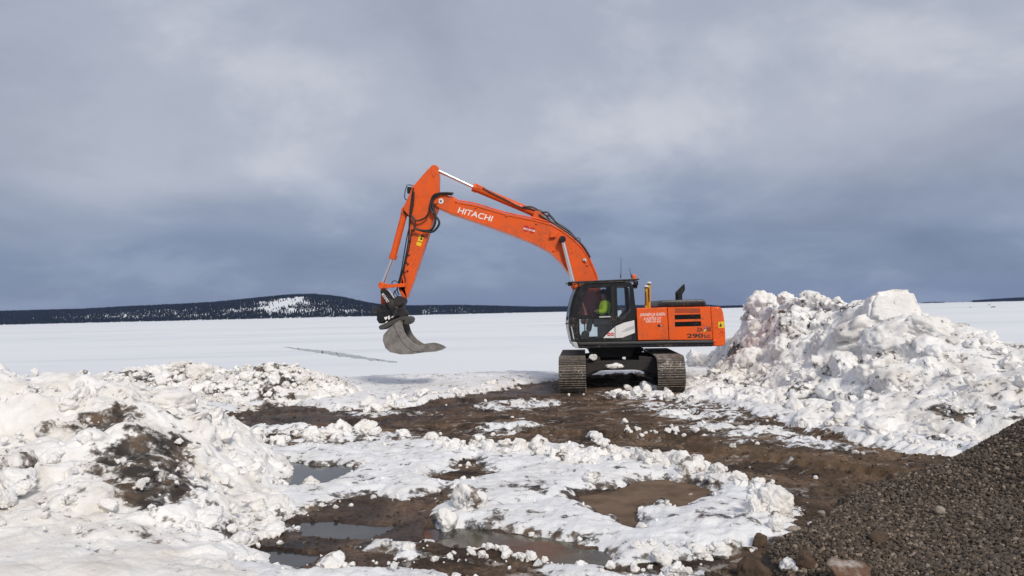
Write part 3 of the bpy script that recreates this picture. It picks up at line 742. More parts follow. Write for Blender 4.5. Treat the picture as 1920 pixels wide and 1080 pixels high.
# the tall smooth slab standing on top of the heap
def prism_np(pts_front, pts_back):
    n = len(pts_front)
    v = np.vstack([pts_front, pts_back])
    bm = bmesh.new()
    vs_ = [bm.verts.new(p) for p in v]
    bm.faces.new(vs_[:n]); bm.faces.new(vs_[n:][::-1])
    for i in range(n):
        j = (i + 1) % n
        bm.faces.new([vs_[j], vs_[i], vs_[n + i], vs_[n + j]])
    bmesh.ops.recalc_face_normals(bm, faces=bm.faces)
    return bm
slab = [(1628,600),(1632,566),(1642,549),(1668,544),(1694,540),(1712,543),(1722,566),(1733,590),(1742,612),(1690,630)]
fr = np.array([P(a, b, 18.0) for a, b in slab]); bk = fr + np.array([.25, 1.0, -.06])
bm = prism_np(fr, bk)
bmesh.ops.bevel(bm, geom=bm.edges[:], offset=.09, segments=2, affect='EDGES')
bmesh.ops.triangulate(bm, faces=bm.faces)
bmesh.ops.subdivide_edges(bm, edges=bm.edges[:], cuts=4, use_grid_fill=True)
vv = np.array([x.co[:] for x in bm.verts]); nn = np.array([x.normal[:] for x in bm.verts])
dd = .05 * fbm(vv * 2.2, 4, .55, 5) + .02 * fbm(vv * 8, 3, .55, 6)
for x, d_, n_ in zip(bm.verts, dd, nn): x.co += Vector(n_) * d_
me = bpy.data.meshes.new('snow_slab'); bm.to_mesh(me); bm.free()
for p_ in me.polygons: p_.use_smooth = True
mesh_obj('snow_slab', me, M['snow_lump'], heap_right)
heap_right.children[-1]['label'] = 'tall smooth slab of packed snow on the crest'

# ------------------------------------------------------------------ ridges of lumps on the ground
def ridge(label, pts, jy, n, smin, smax, meshes=LUMPS, power=1.8, sink=.35):
    loc = G(*pts[len(pts) // 2])
    root = empty('snow_ridge', (loc[0], loc[1], 0))
    tag(root, label, 'snow ridge', 'rows of snow lumps')
    f = line_px(pts, jy)
    q = np.array([G(*f())[:2] for _ in range(n)])
    zz, _ = ground_zs(q[:, 0], q[:, 1])
    for (x, y), z in zip(q, zz):
        s = .82 * (smin + (smax - smin) * random.random() ** power)
        place('snow_lump', random.choice(meshes), (x - loc[0], y - loc[1], z + s * sink), s, parent=root, stretch=(random.uniform(.8, 1.25), random.uniform(.8, 1.2), random.uniform(.75, 1.1)))
    return root
ridge('row of white snow lumps between the dark mud track and the left puddle', [(455, 822), (520, 822), (590, 818), (650, 822), (700, 818), (765, 816)], 7, 42, .06, .27)
ridge('broken snow crumbs edging the snow below the excavator bucket', [(800, 832), (860, 845), (910, 850), (960, 855), (1010, 850)], 12, 60, .04, .16)
ridge('ridge of chunky white snow lumps winding in front of the excavator', [(1005, 852), (1040, 862), (1090, 872), (1140, 868), (1200, 872), (1250, 882), (1310, 890)], 9, 75, .05, .21)
ridge('short pile of snow lumps climbing towards the excavator tracks', [(1105, 812), (1122, 828), (1135, 845)], 7, 16, .05, .15)
ridge('dirty snow rubble beside the gravel heap', [(1310, 888), (1370, 905), (1410, 925), (1440, 950), (1455, 985)], 16, 60, .03, .12, LUMPS + BLOCKS)
ridge('snow rubble lying in front of the right crawler track', [(1135, 742), (1180, 738), (1215, 736), (1250, 745), (1300, 755)], 8, 55, .06, .24)
ridge('fringe of snow clods along the far edge of the mud track', [(680, 768), (740, 758), (800, 752), (860, 744), (930, 732), (1000, 720)], 6, 55, .06, .22)
ridge('snow clods scattered between the mud and the crawler tracks', [(1170, 800), (1230, 810), (1290, 806), (1340, 800)], 10, 26, .03, .11)
ridge('low muddy snow crumbs along the bank of the brown puddle', [(880, 1040), (930, 1040), (960, 1046), (1000, 1052)], 5, 22, .03, .075)
ridge('small snow lumps at the lower edge of the melting snow patch', [(1170, 1030), (1230, 1042), (1300, 1042), (1370, 1030)], 8, 26, .03, .09)

# ------------------------------------------------------------------ single lumps and stones
def single(name, me, px, py, wpx, label, cat, group=None, stretch=(1, 1, 1), sink=.5, rot=None, surf=None):
    """px, py: middle of its foot; wpx: its width in photo pixels"""
    c = G(px, py) if surf is None else hit(surf, px, py, 4, 14)
    if c is None: c = G(px, py)
    z = c[2] if surf is not None else ground_z(c[0], c[1])
    s = wpx / FPX * c[1] * .5
    o = place(name, me, (c[0], c[1], z + s * sink * stretch[2]), s, rot=rot, stretch=stretch)
    return tag(o, label, cat, group)
gs, gr = 'loose snow lumps', 'loose stones'
single('snow_lump', LUMPS[1], 837, 988, 52, 'squarish white snow lump at the left end of the olive brown puddle', 'snow lump', gs, (.9, .9, 1.15))
single('snow_lump', LUMPS[4], 880, 965, 66, 'white snow lump with a brown stain above the olive brown puddle', 'snow lump', gs)
single('snow_lump', LUMPS[2], 802, 1022, 46, 'white snow lump sitting on the dark soil left of the olive puddle', 'snow lump', gs, (1, .9, .7))
single('snow_lump', LUMPS[5], 620, 1066, 56, 'white snow lump at the bottom edge beside the dark puddle', 'snow lump', gs, (1, .9, .6))
single('snow_lump', LUMPS[6], 578, 908, 46, 'snow lump lying in the dark blue-grey puddle', 'snow lump', gs, (1, .9, .6))
single('snow_lump', LUMPS[3], 1240, 1058, 44, 'round dirty snow lump with a brown foot below the melting snow', 'snow lump', gs, (1, .9, .8))
single('snow_lump', BLOCKS[2], 1111, 914, 38, 'smooth oval snow lump at the left rim of the round muddy puddle', 'snow lump', gs, (1, .8, .8))
single('snow_block', BLOCKS[1], 1452, 968, 62, 'largest white snow block beside the gravel heap', 'snow block', gs, (1.0, .9, 1.0))
single('snow_block', BLOCKS[4], 1412, 976, 40, 'white snow block leaning against the largest block by the gravel heap', 'snow block', gs, (.9, .9, 1.1))
single('snow_lump', LUMPS[0], 1455, 1000, 30, 'yellowish snow lump between the largest block and the gravel', 'snow lump', gs, (.8, .9, 1.1))
single('snow_block', BLOCKS[5], 1415, 916, 22, 'small flat-sided snow block behind the largest white block', 'snow block', gs)
single('snow_block', BLOCKS[3], 1490, 1082, 62, 'pointed white snow chunk at the bottom edge by the gravel', 'snow block', gs, (1, .9, .95))
single('snow_block', BLOCKS[6], 1264, 1086, 34, 'tip of a white snow chunk at the bottom edge', 'snow block', gs)
single('snow_lump', LUMPS[7], 1374, 834, 15, 'single small snow lump on the tan soil in front of the right heap', 'snow lump', gs)
single('snow_lump', LUMPS[3], 1604, 856, 14, 'single snow lump on the soil below the right heap', 'snow lump', gs)
single('snow_lump', LUMPS[2], 1704, 893, 12, 'snow lump on the soil just above the gravel heap edge', 'snow lump', gs)
single('snow_lump', LUMPS[5], 470, 856, 34, 'dirty round snow lump left of the dark blue-grey puddle', 'snow lump', gs)
single('snow_lump', LUMPS[1], 475, 830, 54, 'big snow lump at the left end of the row behind the puddle', 'snow lump', gs, (1.1, .9, 1))
single('stone', chunk_mesh('stone', ICO3, 701, M['stone_pale'], planes=9, soft=.05), 1294, 922, 13, 'small pale stone lying in the round muddy puddle', 'stone', gr)
single('stone', chunk_mesh('stone', ICO3, 702, M['stone_pale'], planes=9, soft=.05), 1187, 944, 8, 'tiny pale pebble near the middle of the round muddy puddle', 'stone', gr)
single('stone', chunk_mesh('stone', ICO4, 703, M['stone_brown'], planes=8, soft=.02, n_amp=.22, freq=2.4, lump=.12), 1412, 1082, 64, 'large brown earth-covered boulder at the bottom edge left of the gravel', 'boulder', gr, (1, .9, .95))
single('stone', chunk_mesh('stone', ICO4, 704, M['stone_brown'], planes=9, soft=.02, n_amp=.22, freq=2.4, lump=.12), 1424, 1022, 28, 'dark brown stone at the foot of the gravel by the melting snow', 'stone', gr)
single('stone', chunk_mesh('stone', ICO4, 705, M['stone_brown'], planes=9, soft=.02, n_amp=.22, freq=2.4, lump=.12), 1512, 1060, 36, 'rounded brown stone half buried in the lower edge of the gravel', 'stone', gr, surf=S_GRAVEL)
single('stone', chunk_mesh('stone', ICO4, 706, M['stone_cap'], planes=8, soft=.02, n_amp=.22, freq=2.4, lump=.12), 1600, 1082, 82, 'long brown stone with white crust at the bottom edge of the gravel', 'stone', gr, (1.15, .8, .5), rot=(.1, .25, .2), surf=S_GRAVEL)
single('stone', chunk_mesh('stone', ICO3, 707, M['stone_pale'], planes=9, soft=.05), 1763, 962, 18, 'pale round stone lying alone on the gravel slope', 'stone', gr, surf=S_GRAVEL)
single('stone', chunk_mesh('stone', ICO3, 708, M['stone_brown'], planes=9, soft=.02, n_amp=.22, freq=2.4, lump=.12), 1648, 1012, 34, 'flat brown earth clod in the middle of the gravel slope', 'clod', gr, (1, .9, .5), surf=S_GRAVEL)
single('stone', chunk_mesh('stone', ICO3, 709, M['stone_pale'], planes=9, soft=.05), 1540, 968, 13, 'pale stone at the upper edge of the gravel', 'stone', gr)
single('stone', chunk_mesh('stone', ICO3, 710, M['stone_pale'], planes=9, soft=.05), 1487, 998, 26, 'long pale stone lying flat between the snow rubble and the gravel', 'stone', gr, (1.2, .6, .5), rot=(0, 0, .3))
single('stone', chunk_mesh('stone', ICO3, 711, M['stone_brown'], planes=9, soft=.08), 1340 + 330, 862 + 36, 16, 'brown clod at the foot of the gravel crest', 'clod', gr, surf=S_GRAVEL)
# dark flat debris by the tan soil
M['film'] = paint('torn plastic sheet', (.42, .42, .43), .3, dirt=.6, dirtcol=(.08, .07, .06), scale=14)
c = G(1465, 872); r_ = np.random.default_rng(4)
xs_, ys_ = np.meshgrid(np.linspace(-.16, .16, 14), np.linspace(-.06, .06, 6))
zz = .05 + .10 * fbm(p3(xs_.ravel() * 9, ys_.ravel() * 12), 3, .6, 2) + .12 * sstep(.02, .16, xs_.ravel())
me = np_mesh('plastic_scrap', np.stack([xs_.ravel(), ys_.ravel(), zz], 1), grid_faces(6, 14))
o = mesh_obj('plastic_scrap', me, M['film']); o.location = (c[0], c[1], ground_z(c[0], c[1]) - .02)
md = o.modifiers.new('thick', 'SOLIDIFY'); md.thickness = .006
tag(o, 'crumpled grey plastic scrap on the soil in front of the right heap', 'scrap')

# ------------------------------------------------------------------ countless crumbs and clods
def scatter(n, x0, x1, y0, y1, seed):
    r_ = np.random.default_rng(seed)
    u = r_.uniform(-.75, .75, n); y = np.exp(r_.uniform(math.log(y0), math.log(y1), n))
    return u * y, y, r_
small = [(chunk_shape(ICO1, 720 + i, planes=8, soft=.05), ICO1[1]) for i in range(6)]
x, y, r_ = scatter(60000, 0, 0, 5.2, 25, 11)
zz, th = ground_zs(x, y)
cl = fbm(p3(x, y) * .8, 3, .5, 12)
pr = np.exp(-((th - .01) / .03) ** 2) * .20 + .002 + .12 * (cl > .15) * (th > -.07)
ok = (r_.random(len(x)) < pr * .35) & (zz > -.03)
x, y, zz = x[ok], y[ok], zz[ok]
sz = .010 + .045 * r_.random(len(x)) ** 3.0
me = merged('snow_crumbs', small, np.stack([x, y, zz + sz * .3], 1), sz, None, 13)
tag(mesh_obj('snow_crumbs', me, M['snow_crumb']), 'countless tiny snow crumbs strewn over mud and snow', kind='stuff')
x, y, r_ = scatter(24000, 0, 0, 5.2, 24, 21)
zz, th = ground_zs(x, y)
ok = (th < .0) & (zz > -.018) & (r_.random(len(x)) < .75)
x, y, zz = x[ok], y[ok], zz[ok]
sz = .008 + .028 * r_.random(len(x)) ** 3.5
M['clod'] = paint('soil clods', (.060, .043, .033), .95, dirt=.8, dirtcol=(.115, .082, .058), scale=5)
me = merged('soil_clods', small, np.stack([x, y, zz + sz * .2], 1), sz, None, 23, (1, 1, .7))
tag(mesh_obj('soil_clods', me, M['clod']), 'countless small clods of soil on the bare ground', kind='stuff')
# crumbs lying on the heaps
def heap_crumbs(surf, parent, n, bounds, smin, smax, seed, zmin=.05):
    r_ = np.random.default_rng(seed)
    x = r_.uniform(bounds[0], bounds[1], n); y = r_.uniform(bounds[2], bounds[3], n)
    z = surf(x, y); ok = (z > zmin) & (fbm(p3(x, y) * .9, 3, .5, seed) > -.12)
    x, y, z = x[ok], y[ok], z[ok]
    sz = smin + (smax - smin) * r_.random(len(x)) ** 3
    me = merged('snow_crumbs', small, np.stack([x, y, z + sz * .3 + .02], 1), sz, None, seed)
    tag(mesh_obj('snow_crumbs', me, M['snow_crumb'], parent), kind='stuff')
heap_crumbs(S_RIGHT, heap_right, 1500, (4.6, 12, 9.6, 26), .03, .14, 31)
heap_crumbs(S_BANK, bank, 1600, (-18, -2.8, 16, 24), .03, .13, 32)
heap_crumbs(S_LEFT, heap_left, 1000, (-7, 0, 6.5, 13), .012, .07, 33)

# ------------------------------------------------------------------ gravel heap
x0, x1, y0, y1, res = 1.4, 11.5, 2.2, 12, .04
Yg, Xg = np.meshgrid(np.arange(y0, y1, res), np.arange(x0, x1, res), indexing='ij')
gx_, gy_ = Xg.ravel(), Yg.ravel()
gz_ = S_GRAVEL(gx_, gy_) - .015 + .03 * fbm(p3(gx_, gy_) * 2, 4, .55, 3)
fc = grid_faces(*Yg.shape); keep = gz_[fc].max(1) > -.1
v_, f_, _ = drop_unused(np.stack([gx_, gy_, gz_], 1), fc[keep], {})
M['gravel'] = paint('fine dark gravel', (.045, .034, .026), .95, dirt=.8, dirtcol=(.085, .064, .048), scale=22, bump=1.0)
heap_gravel = mesh_obj('gravel_heap', np_mesh('gravel_heap', v_, f_), M['gravel'])
tag(heap_gravel, 'slope of crushed dark grey gravel in the right foreground', 'gravel heap')
r_ = np.random.default_rng(55)
n = 64000
u = np.where(r_.random(n) < .80, r_.uniform(.18, .82, n), r_.uniform(.82, 1.35, n)); y = 4.6 + (10.2 - 4.6) * r_.random(n) ** 1.15
x = u * y
z = S_GRAVEL(x, y) + .03 * fbm(p3(x, y) * 2, 4, .55, 3) - .015
ok = z > .0
x, y, z = x[ok], y[ok], z[ok]
toe = sstep(.0, .10, z)
ok = r_.random(len(x)) < .12 + .88 * toe
x, y, z = x[ok], y[ok], z[ok]
sz = .010 + .021 * r_.random(len(x)) ** 1.8
sz = np.where(r_.random(len(x)) < .012, sz * 1.4, sz)
# the stones that show largest become parts of their own
depth = y
px_ = 960 + FPX * x / y; 
vis = (px_ > 1420) & (px_ < 1915) & (y > 5.0)
score = np.where(vis, sz / y, 0)
top300 = np.argsort(-score)[:300]
rest = np.setdiff1d(np.arange(len(x)), top300)
st_sh = [(chunk_shape(ICO1, 760 + i, planes=9, soft=.02, n_amp=.06), ICO1[1]) for i in range(8)]
def gravel_mat():
    m, t, b = new_mat('crushed stone pieces'); k = t.links.new
    b.inputs['Roughness'].default_value = .88
    g_ = N(t, 'ShaderNodeNewGeometry')
    r1 = N(t, 'ShaderNodeValToRGB'); ramp(r1, [(0.0, (.046, .034, .025)), (.5, (.098, .073, .053)), (.85, (.150, .113, .083)), (.97, (.28, .225, .175))])
    k(g_.outputs['Random Per Island'], r1.inputs[0]); k(r1.outputs[0], b.inputs['Base Color'])
    return m
M['gravel_bits'] = gravel_mat()
me = merged('gravel_stones', st_sh, np.stack([x, y, z + sz * .25], 1)[rest], sz[rest], None, 61, (1, .85, .65))
tag(mesh_obj('gravel_stones', me, M['gravel_bits'], heap_gravel), kind='stuff')
for i in top300:
    o = place('gravel_stone', STONES[i % 8], (x[i], y[i], z[i] + sz[i] * .3), float(sz[i]), parent=heap_gravel)

# ------------------------------------------------------------------ far shore: forested hills
def hills(name, label, sky_pts, d_shore, depth, x_lo, x_hi, seed, n_trees, tree_h, clear=(), bare=0.0):
    xs = np.linspace(x_lo, x_hi, 220); ss = np.linspace(0, 1.6, 26)
    sp = np.array(sky_pts, float)
    def height(px, s):
        top = np.interp(px, sp[:, 0], sp[:, 1])
        hor = 585.5 - (px - 960) * .0232
        D = d_shore + depth
        h = np.maximum((hor - top) / FPX * D + CAM[2] - LAKE_Z - tree_h * .75, 1.0)
        prof = np.where(s < 1, sstep(-.05, 1.0, s) * .92 + .08 * s, 1 - .5 * (s - 1))
        return h * prof
    S, XP = np.meshgrid(ss, xs, indexing='ij')
    Y = d_shore + depth * S
    X = (XP - 960) / FPX * Y
    Z = LAKE_Z - .3 + height(XP, S) + 2.0 * vnoise(np.stack([X.ravel() / 60, Y.ravel() / 60, 0 * X.ravel()], 1), seed).reshape(X.shape) * np.minimum(S * 3, 1)
    Z[0] = LAKE_Z - .5
    me = np_mesh(name, np.stack([X.ravel(), Y.ravel(), Z.ravel()], 1), grid_faces(*X.shape))
    tag(mesh_obj(name, me, M['far_snow']), label, kind='structure')
    r_ = np.random.default_rng(seed)
    px = r_.uniform(x_lo, x_hi, n_trees); s = r_.random(n_trees) ** .8 * 1.12
    keepm = np.ones(n_trees, bool)
    for cx, cs, rx, rs, dens in clear:
        dd = np.hypot((px - cx) / rx, (s - cs) / rs) + .35 * vnoise(np.stack([px / 14, s * 9, 0 * px], 1), seed + 3)
        keepm &= r_.random(n_trees) < dens + (1 - dens) * np.clip((dd - .60) / .45, 0, 1)
    px, s = px[keepm], s[keepm]
    yy = d_shore + depth * s; xx = (px - 960) / FPX * yy
    zz = LAKE_Z - .6 + height(px, s)
    th = tree_h * r_.uniform(.55, 1.15, len(px)); tw = th * r_.uniform(.16, .26, len(px))
    ang = np.arange(5) * 2 * np.pi / 5
    ring = np.stack([np.cos(ang), np.sin(ang)], 1)
    bv = [[0, 0, 1.0]] + [[a, b, .05] for a, b in ring]
    bv = np.array(bv)
    bf = [[0, 1 + i, 1 + (i + 1) % 5] for i in range(5)]
    bf = np.array(bf)
    V = bv[None] * np.stack([tw, tw, th], 1)[:, None, :] + np.stack([xx, yy, zz], 1)[:, None, :]
    F = bf[None] + (np.arange(len(px)) * len(bv))[:, None, None]
    return V.reshape(-1, 3), F.reshape(-1, 3)
M['far_snow'] = paint('snow on far hills', (.80, .82, .85), .8)
def forest_mat():
    m, t, b = new_mat('conifer forest'); k = t.links.new
    b.inputs['Roughness'].default_value = 1.0
    b.inputs['Specular IOR Level'].default_value = 0.0
    g_ = N(t, 'ShaderNodeNewGeometry')
    r1 = N(t, 'ShaderNodeValToRGB'); ramp(r1, [(0.0, (.008, .011, .012)), (.7, (.014, .018, .018)), (1.0, (.028, .032, .030))])
    k(g_.outputs['Random Per Island'], r1.inputs[0]); k(r1.outputs[0], b.inputs['Base Color'])
    return m
M['forest'] = forest_mat()
sets = [('hill', 'long low forested hill with snowy clearings across the lake', [(-250,588),(0,583),(150,579),(240,574),(330,570),(400,566),(480,558),(540,552),(590,550.5),(640,556),(690,567),(720,571.5),(780,574)], 2800, 700, -250, 790, 71, 56000, 11,
         [(535, .58, 62, .30, .035), (560, .30, 70, .12, .45), (450, .42, 40, .10, .35), (270, .45, 110, .22, .50), (180, .35, 70, .16, .55), (400, .25, 90, .10, .6), (660, .30, 40, .10, .5)]),
        ('shore_forest', 'low forested shore across the lake behind the bucket', [(640,585),(720,573),(800,572),(860,571.5),(930,573),(1000,575),(1060,574.5),(1140,573),(1240,572),(1330,572),(1365,576),(1400,577),(1430,577)], 3300, 450, 640, 1420, 81, 26000, 11, [(800, .35, 60, .15, .5), (880, .3, 30, .15, .6)]),
        ('island', 'low wooded island on the right horizon', [(1822,566.5),(1836,562.5),(1870,560),(1920,557.5),(2050,556)], 3600, 300, 1822, 2050, 91, 5000, 10, []),
        ('islet', 'small wooded islet on the horizon right of the snow slab', [(1725,568),(1735,566),(1750,565),(1762,567),(1800,567.2),(1824,566.8)], 3900, 120, 1725, 1824, 95, 260, 8, [(1795, .5, 32, 2, .1)])]
for nm, lab, spx, ds, dp, xl, xh, sd0, nt_, th_, cl_ in sets:
    V, F = hills(nm, lab, spx, ds, dp, xl, xh, sd0, nt_, th_, cl_)
    me = np_mesh('forest', V, F, smooth=False)
    tag(mesh_obj('forest', me, M['forest']), 'distant dark conifers covering the ' + {'hill': 'long low hill', 'shore_forest': 'shore behind the bucket', 'island': 'island on the right horizon', 'islet': 'small islet'}[nm], kind='stuff')
# dark rocks standing out of the ice near the right horizon
for i, (px, py, wpx, lab) in enumerate(((1820, 576.5, 4, 'lone small dark rock on the ice, leftmost of three'), (1855, 571.8, 5, 'small dark rock on the ice nearest the horizon'), (1863, 576.2, 9, 'low long dark rock on the ice below the wooded island'))):
    c = G(px, py, LAKE_Z)
    o = place('rock', chunk_mesh('rock', ICO2, 800 + i, M['stone_grey'], planes=8, soft=.06), (c[0], c[1], LAKE_Z + .1), wpx / FPX * c[1] * .5, rot=(0, 0, 0), stretch=(1.1, .8, .30))
    tag(o, lab, 'rock', 'rocks on the lake ice')

# ------------------------------------------------------------------ haze over the lake
hv = np.array([[x, y, z] for z in (-3.0, 122.0) for y in (-420.0, 5800.0) for x in (-5400.0, 5400.0)])
hf = np.array([[0, 2, 3, 1], [4, 5, 7, 6], [0, 1, 5, 4], [2, 6, 7, 3], [0, 4, 6, 2], [1, 3, 7, 5]])
HAZE = True
if HAZE:
    m = bpy.data.materials.new('haze'); m.use_nodes = True
    t = m.node_tree; t.nodes.clear()
    oo = N(t, 'ShaderNodeOutputMaterial'); pv = N(t, 'ShaderNodeVolumePrincipled')
    pv.inputs['Color'].default_value = (.36, .52, .98, 1); pv.inputs['Density'].default_value = .00004; pv.inputs['Anisotropy'].default_value = 0.0
    t.links.new(pv.outputs[0], oo.inputs['Volume'])
    tag(mesh_obj('haze', np_mesh('haze', hv, hf, smooth=False), m), 'thin bluish haze over the lake', kind='stuff')

# ================================================================== excavator
ORANGE = (.80, .108, .010)
M['orange'] = paint('orange machine paint', ORANGE, .42, dirt=.6, dirtcol=(.30, .085, .038), scale=3.4, coat=.10, spec=.3, splash=.45)
M['black'] = paint('black steel', (.011, .012, .015), .45, dirt=.3, dirtcol=(.045, .042, .040), scale=5, spec=.25, splash=.7, splashcol=(.12, .10, .085))
M['dark'] = paint('dark grey panel', (.026, .028, .033), .42, dirt=.35, dirtcol=(.075, .070, .065), scale=4)
M['frame'] = paint('muddy undercarriage steel', (.016, .016, .018), .7, dirt=.7, dirtcol=(.06, .048, .038), scale=4, bump=.3)
M['shoe'] = paint('worn track shoe', (.055, .047, .041), .55, metal=.35, dirt=1.0, dirtcol=(.20, .165, .13), scale=3.2, bump=.4, splash=.8, splashcol=(.60, .57, .53))
M['grouser'] = paint('worn grouser edge', (.25, .215, .18), .5, metal=.4, dirt=1.0, dirtcol=(.045, .036, .03), scale=7.0, bump=.3, splash=.8, splashcol=(.60, .57, .53))
M['chrome'] = paint('chromed rod', (.80, .80, .80), .32, metal=1.0)
M['steel'] = paint('scoured bucket steel', (.25, .235, .22), .5, metal=.35, dirt=1.0, dirtcol=(.13, .12, .11), scale=5, bump=.35)
M['steel_dark'] = paint('dark bucket steel', (.055, .052, .05), .6, dirt=.6, dirtcol=(.11, .095, .08), scale=6)
M['hose'] = paint('rubber hose', (.012, .012, .014), .45)
M['white'] = paint('white paint', (.74, .74, .74), .45, dirt=.35, dirtcol=(.45, .42, .38), scale=4)
M['silver'] = paint('light grey panel', (.52, .53, .54), .35, dirt=.3, scale=4)
M['yellow'] = paint('yellow paint', (.62, .31, .02), .45)
M['sign_yellow'] = paint('yellow warning sticker', (.82, .56, .02), .45)
M['red'] = paint('red badge', (.50, .020, .015), .45)
M['blackprint'] = paint('black print', (.020, .018, .018), .5)
M['blueprint'] = paint('blue print', (.05, .10, .40), .5)
M['whiteprint'] = paint('white print', (.86, .84, .82), .5)
M['beacon'] = paint('amber beacon', (.75, .16, .03), .2)
M['seat'] = paint('seat fabric', (.018, .018, .020), .9)
M['hivis'] = paint('high visibility cloth', (.72, .98, .04), .8, bump=.3, scale=12)
M['navy'] = paint('dark work cloth', (.010, .012, .022), .9)
M['skin'] = paint('skin', (.36, .19, .13), .55)
def glass_mat():
    m = bpy.data.materials.new('tinted cab glass'); m.use_nodes = True
    t = m.node_tree; t.nodes.clear(); k = t.links.new
    o = N(t, 'ShaderNodeOutputMaterial'); tr = N(t, 'ShaderNodeBsdfTransparent', inp={0: (.88, .92, .93, 1)}); gl = N(t, 'ShaderNodeBsdfGlossy', inp={'Roughness': .02})
    fr = N(t, 'ShaderNodeFresnel', inp={'IOR': 1.45}); mx_ = N(t, 'ShaderNodeMixShader')
    k(fr.outputs[0], mx_.inputs[0]); k(tr.outputs[0], mx_.inputs[1]); k(gl.outputs[0], mx_.inputs[2]); k(mx_.outputs[0], o.inputs[0])
    return m
M['glass'] = glass_mat()

class MB:
    def __init__(self): self.bm = bmesh.new()
    def prism(self, poly, y0, y1, holes=()):
        """outline(s) in X,Z extruded from y0 to y1"""
        loops = [list(poly)] + [list(h) for h in holes]
        flat = [p for l in loops for p in l]
        tris = tessellate_polygon([[Vector((p[0], p[1], 0)) for p in l] for l in loops])
        bm = self.bm
        a = [bm.verts.new((p[0], y0, p[1])) for p in flat]; b = [bm.verts.new((p[0], y1, p[1])) for p in flat]
        fs = []
        if not holes:
            fs.append(bm.faces.new(a)); fs.append(bm.faces.new(b[::-1]))
        else:
            for t in tris:
                try:
                    fs.append(bm.faces.new([a[i] for i in t])); fs.append(bm.faces.new([b[i] for i in t][::-1]))
                except ValueError: pass
        off = 0
        for l in loops:
            n = len(l)
            for i in range(n):
                j = (i + 1) % n
                fs.append(bm.faces.new([a[off + i], a[off + j], b[off + j], b[off + i]]))
            off += n
        bmesh.ops.recalc_face_normals(bm, faces=fs)
        return self
    def box(self, c, s, rot=None):
        m = Matrix.Translation(c) @ (rot.to_4x4() if rot is not None else Matrix.Identity(4)) @ Matrix.Diagonal((*s, 1))
        bmesh.ops.create_cube(self.bm, size=1.0, matrix=m); return self
    def cyl(self, p0, p1, r, r2=None, seg=18):
        p0, p1 = Vector(p0), Vector(p1); d = p1 - p0
        m = Matrix.Translation((p0 + p1) / 2) @ d.to_track_quat('Z', 'Y').to_matrix().to_4x4()
        bmesh.ops.create_cone(self.bm, cap_ends=True, segments=seg, radius1=r, radius2=r if r2 is None else r2, depth=d.length, matrix=m); return self
    def ball(self, c, r, sc=(1, 1, 1)):
        bmesh.ops.create_uvsphere(self.bm, u_segments=14, v_segments=9, radius=r, matrix=Matrix.Translation(c) @ Matrix.Diagonal((*sc, 1))); return self
    def tube(self, pts, r, seg=8, sub=6):
        p = [Vector(q) for q in pts]
        path = []
        for i in range(len(p) - 1):
            a, b, c, d = p[max(i - 1, 0)], p[i], p[i + 1], p[min(i + 2, len(p) - 1)]
            for s in range(sub):
                t = s / sub
                path.append(.5 * ((2 * b) + (c - a) * t + (2 * a - 5 * b + 4 * c - d) * t * t + (3 * b - a - 3 * c + d) * t ** 3))
        path.append(p[-1])
        rings = []
        for i, q in enumerate(path):
            d = (path[min(i + 1, len(path) - 1)] - path[max(i - 1, 0)]).normalized()
            u = d.cross(Vector((0.13, 1, .07))).normalized(); v = d.cross(u)
            rings.append([self.bm.verts.new(q + r * (math.cos(k * 2 * math.pi / seg) * u + math.sin(k * 2 * math.pi / seg) * v)) for k in range(seg)])
        for a, b in zip(rings[:-1], rings[1:]):
            for k in range(seg):
                self.bm.faces.new([a[k], a[(k + 1) % seg], b[(k + 1) % seg], b[k]])
        self.bm.faces.new(rings[0]); self.bm.faces.new(rings[-1][::-1])
        return self
    def build(self, name, mat, parent=None, bevel=0.0, smooth=False):
        bmesh.ops.recalc_face_normals(self.bm, faces=self.bm.faces)
        me = bpy.data.meshes.new(name); self.bm.to_mesh(me); self.bm.free()
        o = mesh_obj(name, me, mat, parent)
        if bevel:
            b = o.modifiers.new('bevel', 'BEVEL'); b.width = bevel; b.segments = 2; b.limit_method = 'ANGLE'; b.angle_limit = R(35)
        if smooth:
            try: me.set_sharp_from_angle(angle=R(38))
            except Exception: pass
            for p in me.polygons: p.use_smooth = True
        return o

YN, YF, YM = 21.4, 24.6, 23.0          # near side, far side and middle of the upper body
def T(pts, Y): return [(lambda q: (q[0], q[2]))(P(a, b, Y)) for a, b in pts]
def z1(*pts): return [(1020 + x / 3.858, 480 + y / 3.858) for x, y in pts]
def zc_(*pts): return [(1060 + x / 6.747, 510 + y / 6.747) for x, y in pts]
def z3(*pts): return [(860 + x / 4.909, 320 + y / 4.909) for x, y in pts]
def z4(*pts): return [(690 + x / 6, 500 + y / 6) for x, y in pts]
def z5(*pts): return [(720 + x / 6.75, 300 + y / 6.75) for x, y in pts]
def V3(pt, Y): return Vector(P(pt[0], pt[1], Y))

ex = empty('excavator', (EXC[0], EXC[1], 0))
tag(ex, 'orange crawler excavator with black cab holding its bucket above the lake ice', 'excavator')
bpy.context.view_layer.update()
EXI = Matrix.Translation((-EXC[0], -EXC[1], 0))
def part(o, parent=ex):
    """keep world coordinates while parenting"""
    o.parent = parent
    o.matrix_parent_inverse = EXI
    return o
def sub(o, parent):
    o.parent = parent
    return o
def PB(mb, name, mat, bevel=.012, parent=None, smooth=False):
    o = mb.build(name, mat, None, bevel, smooth)
    return part(o) if parent is None else sub(o, parent)

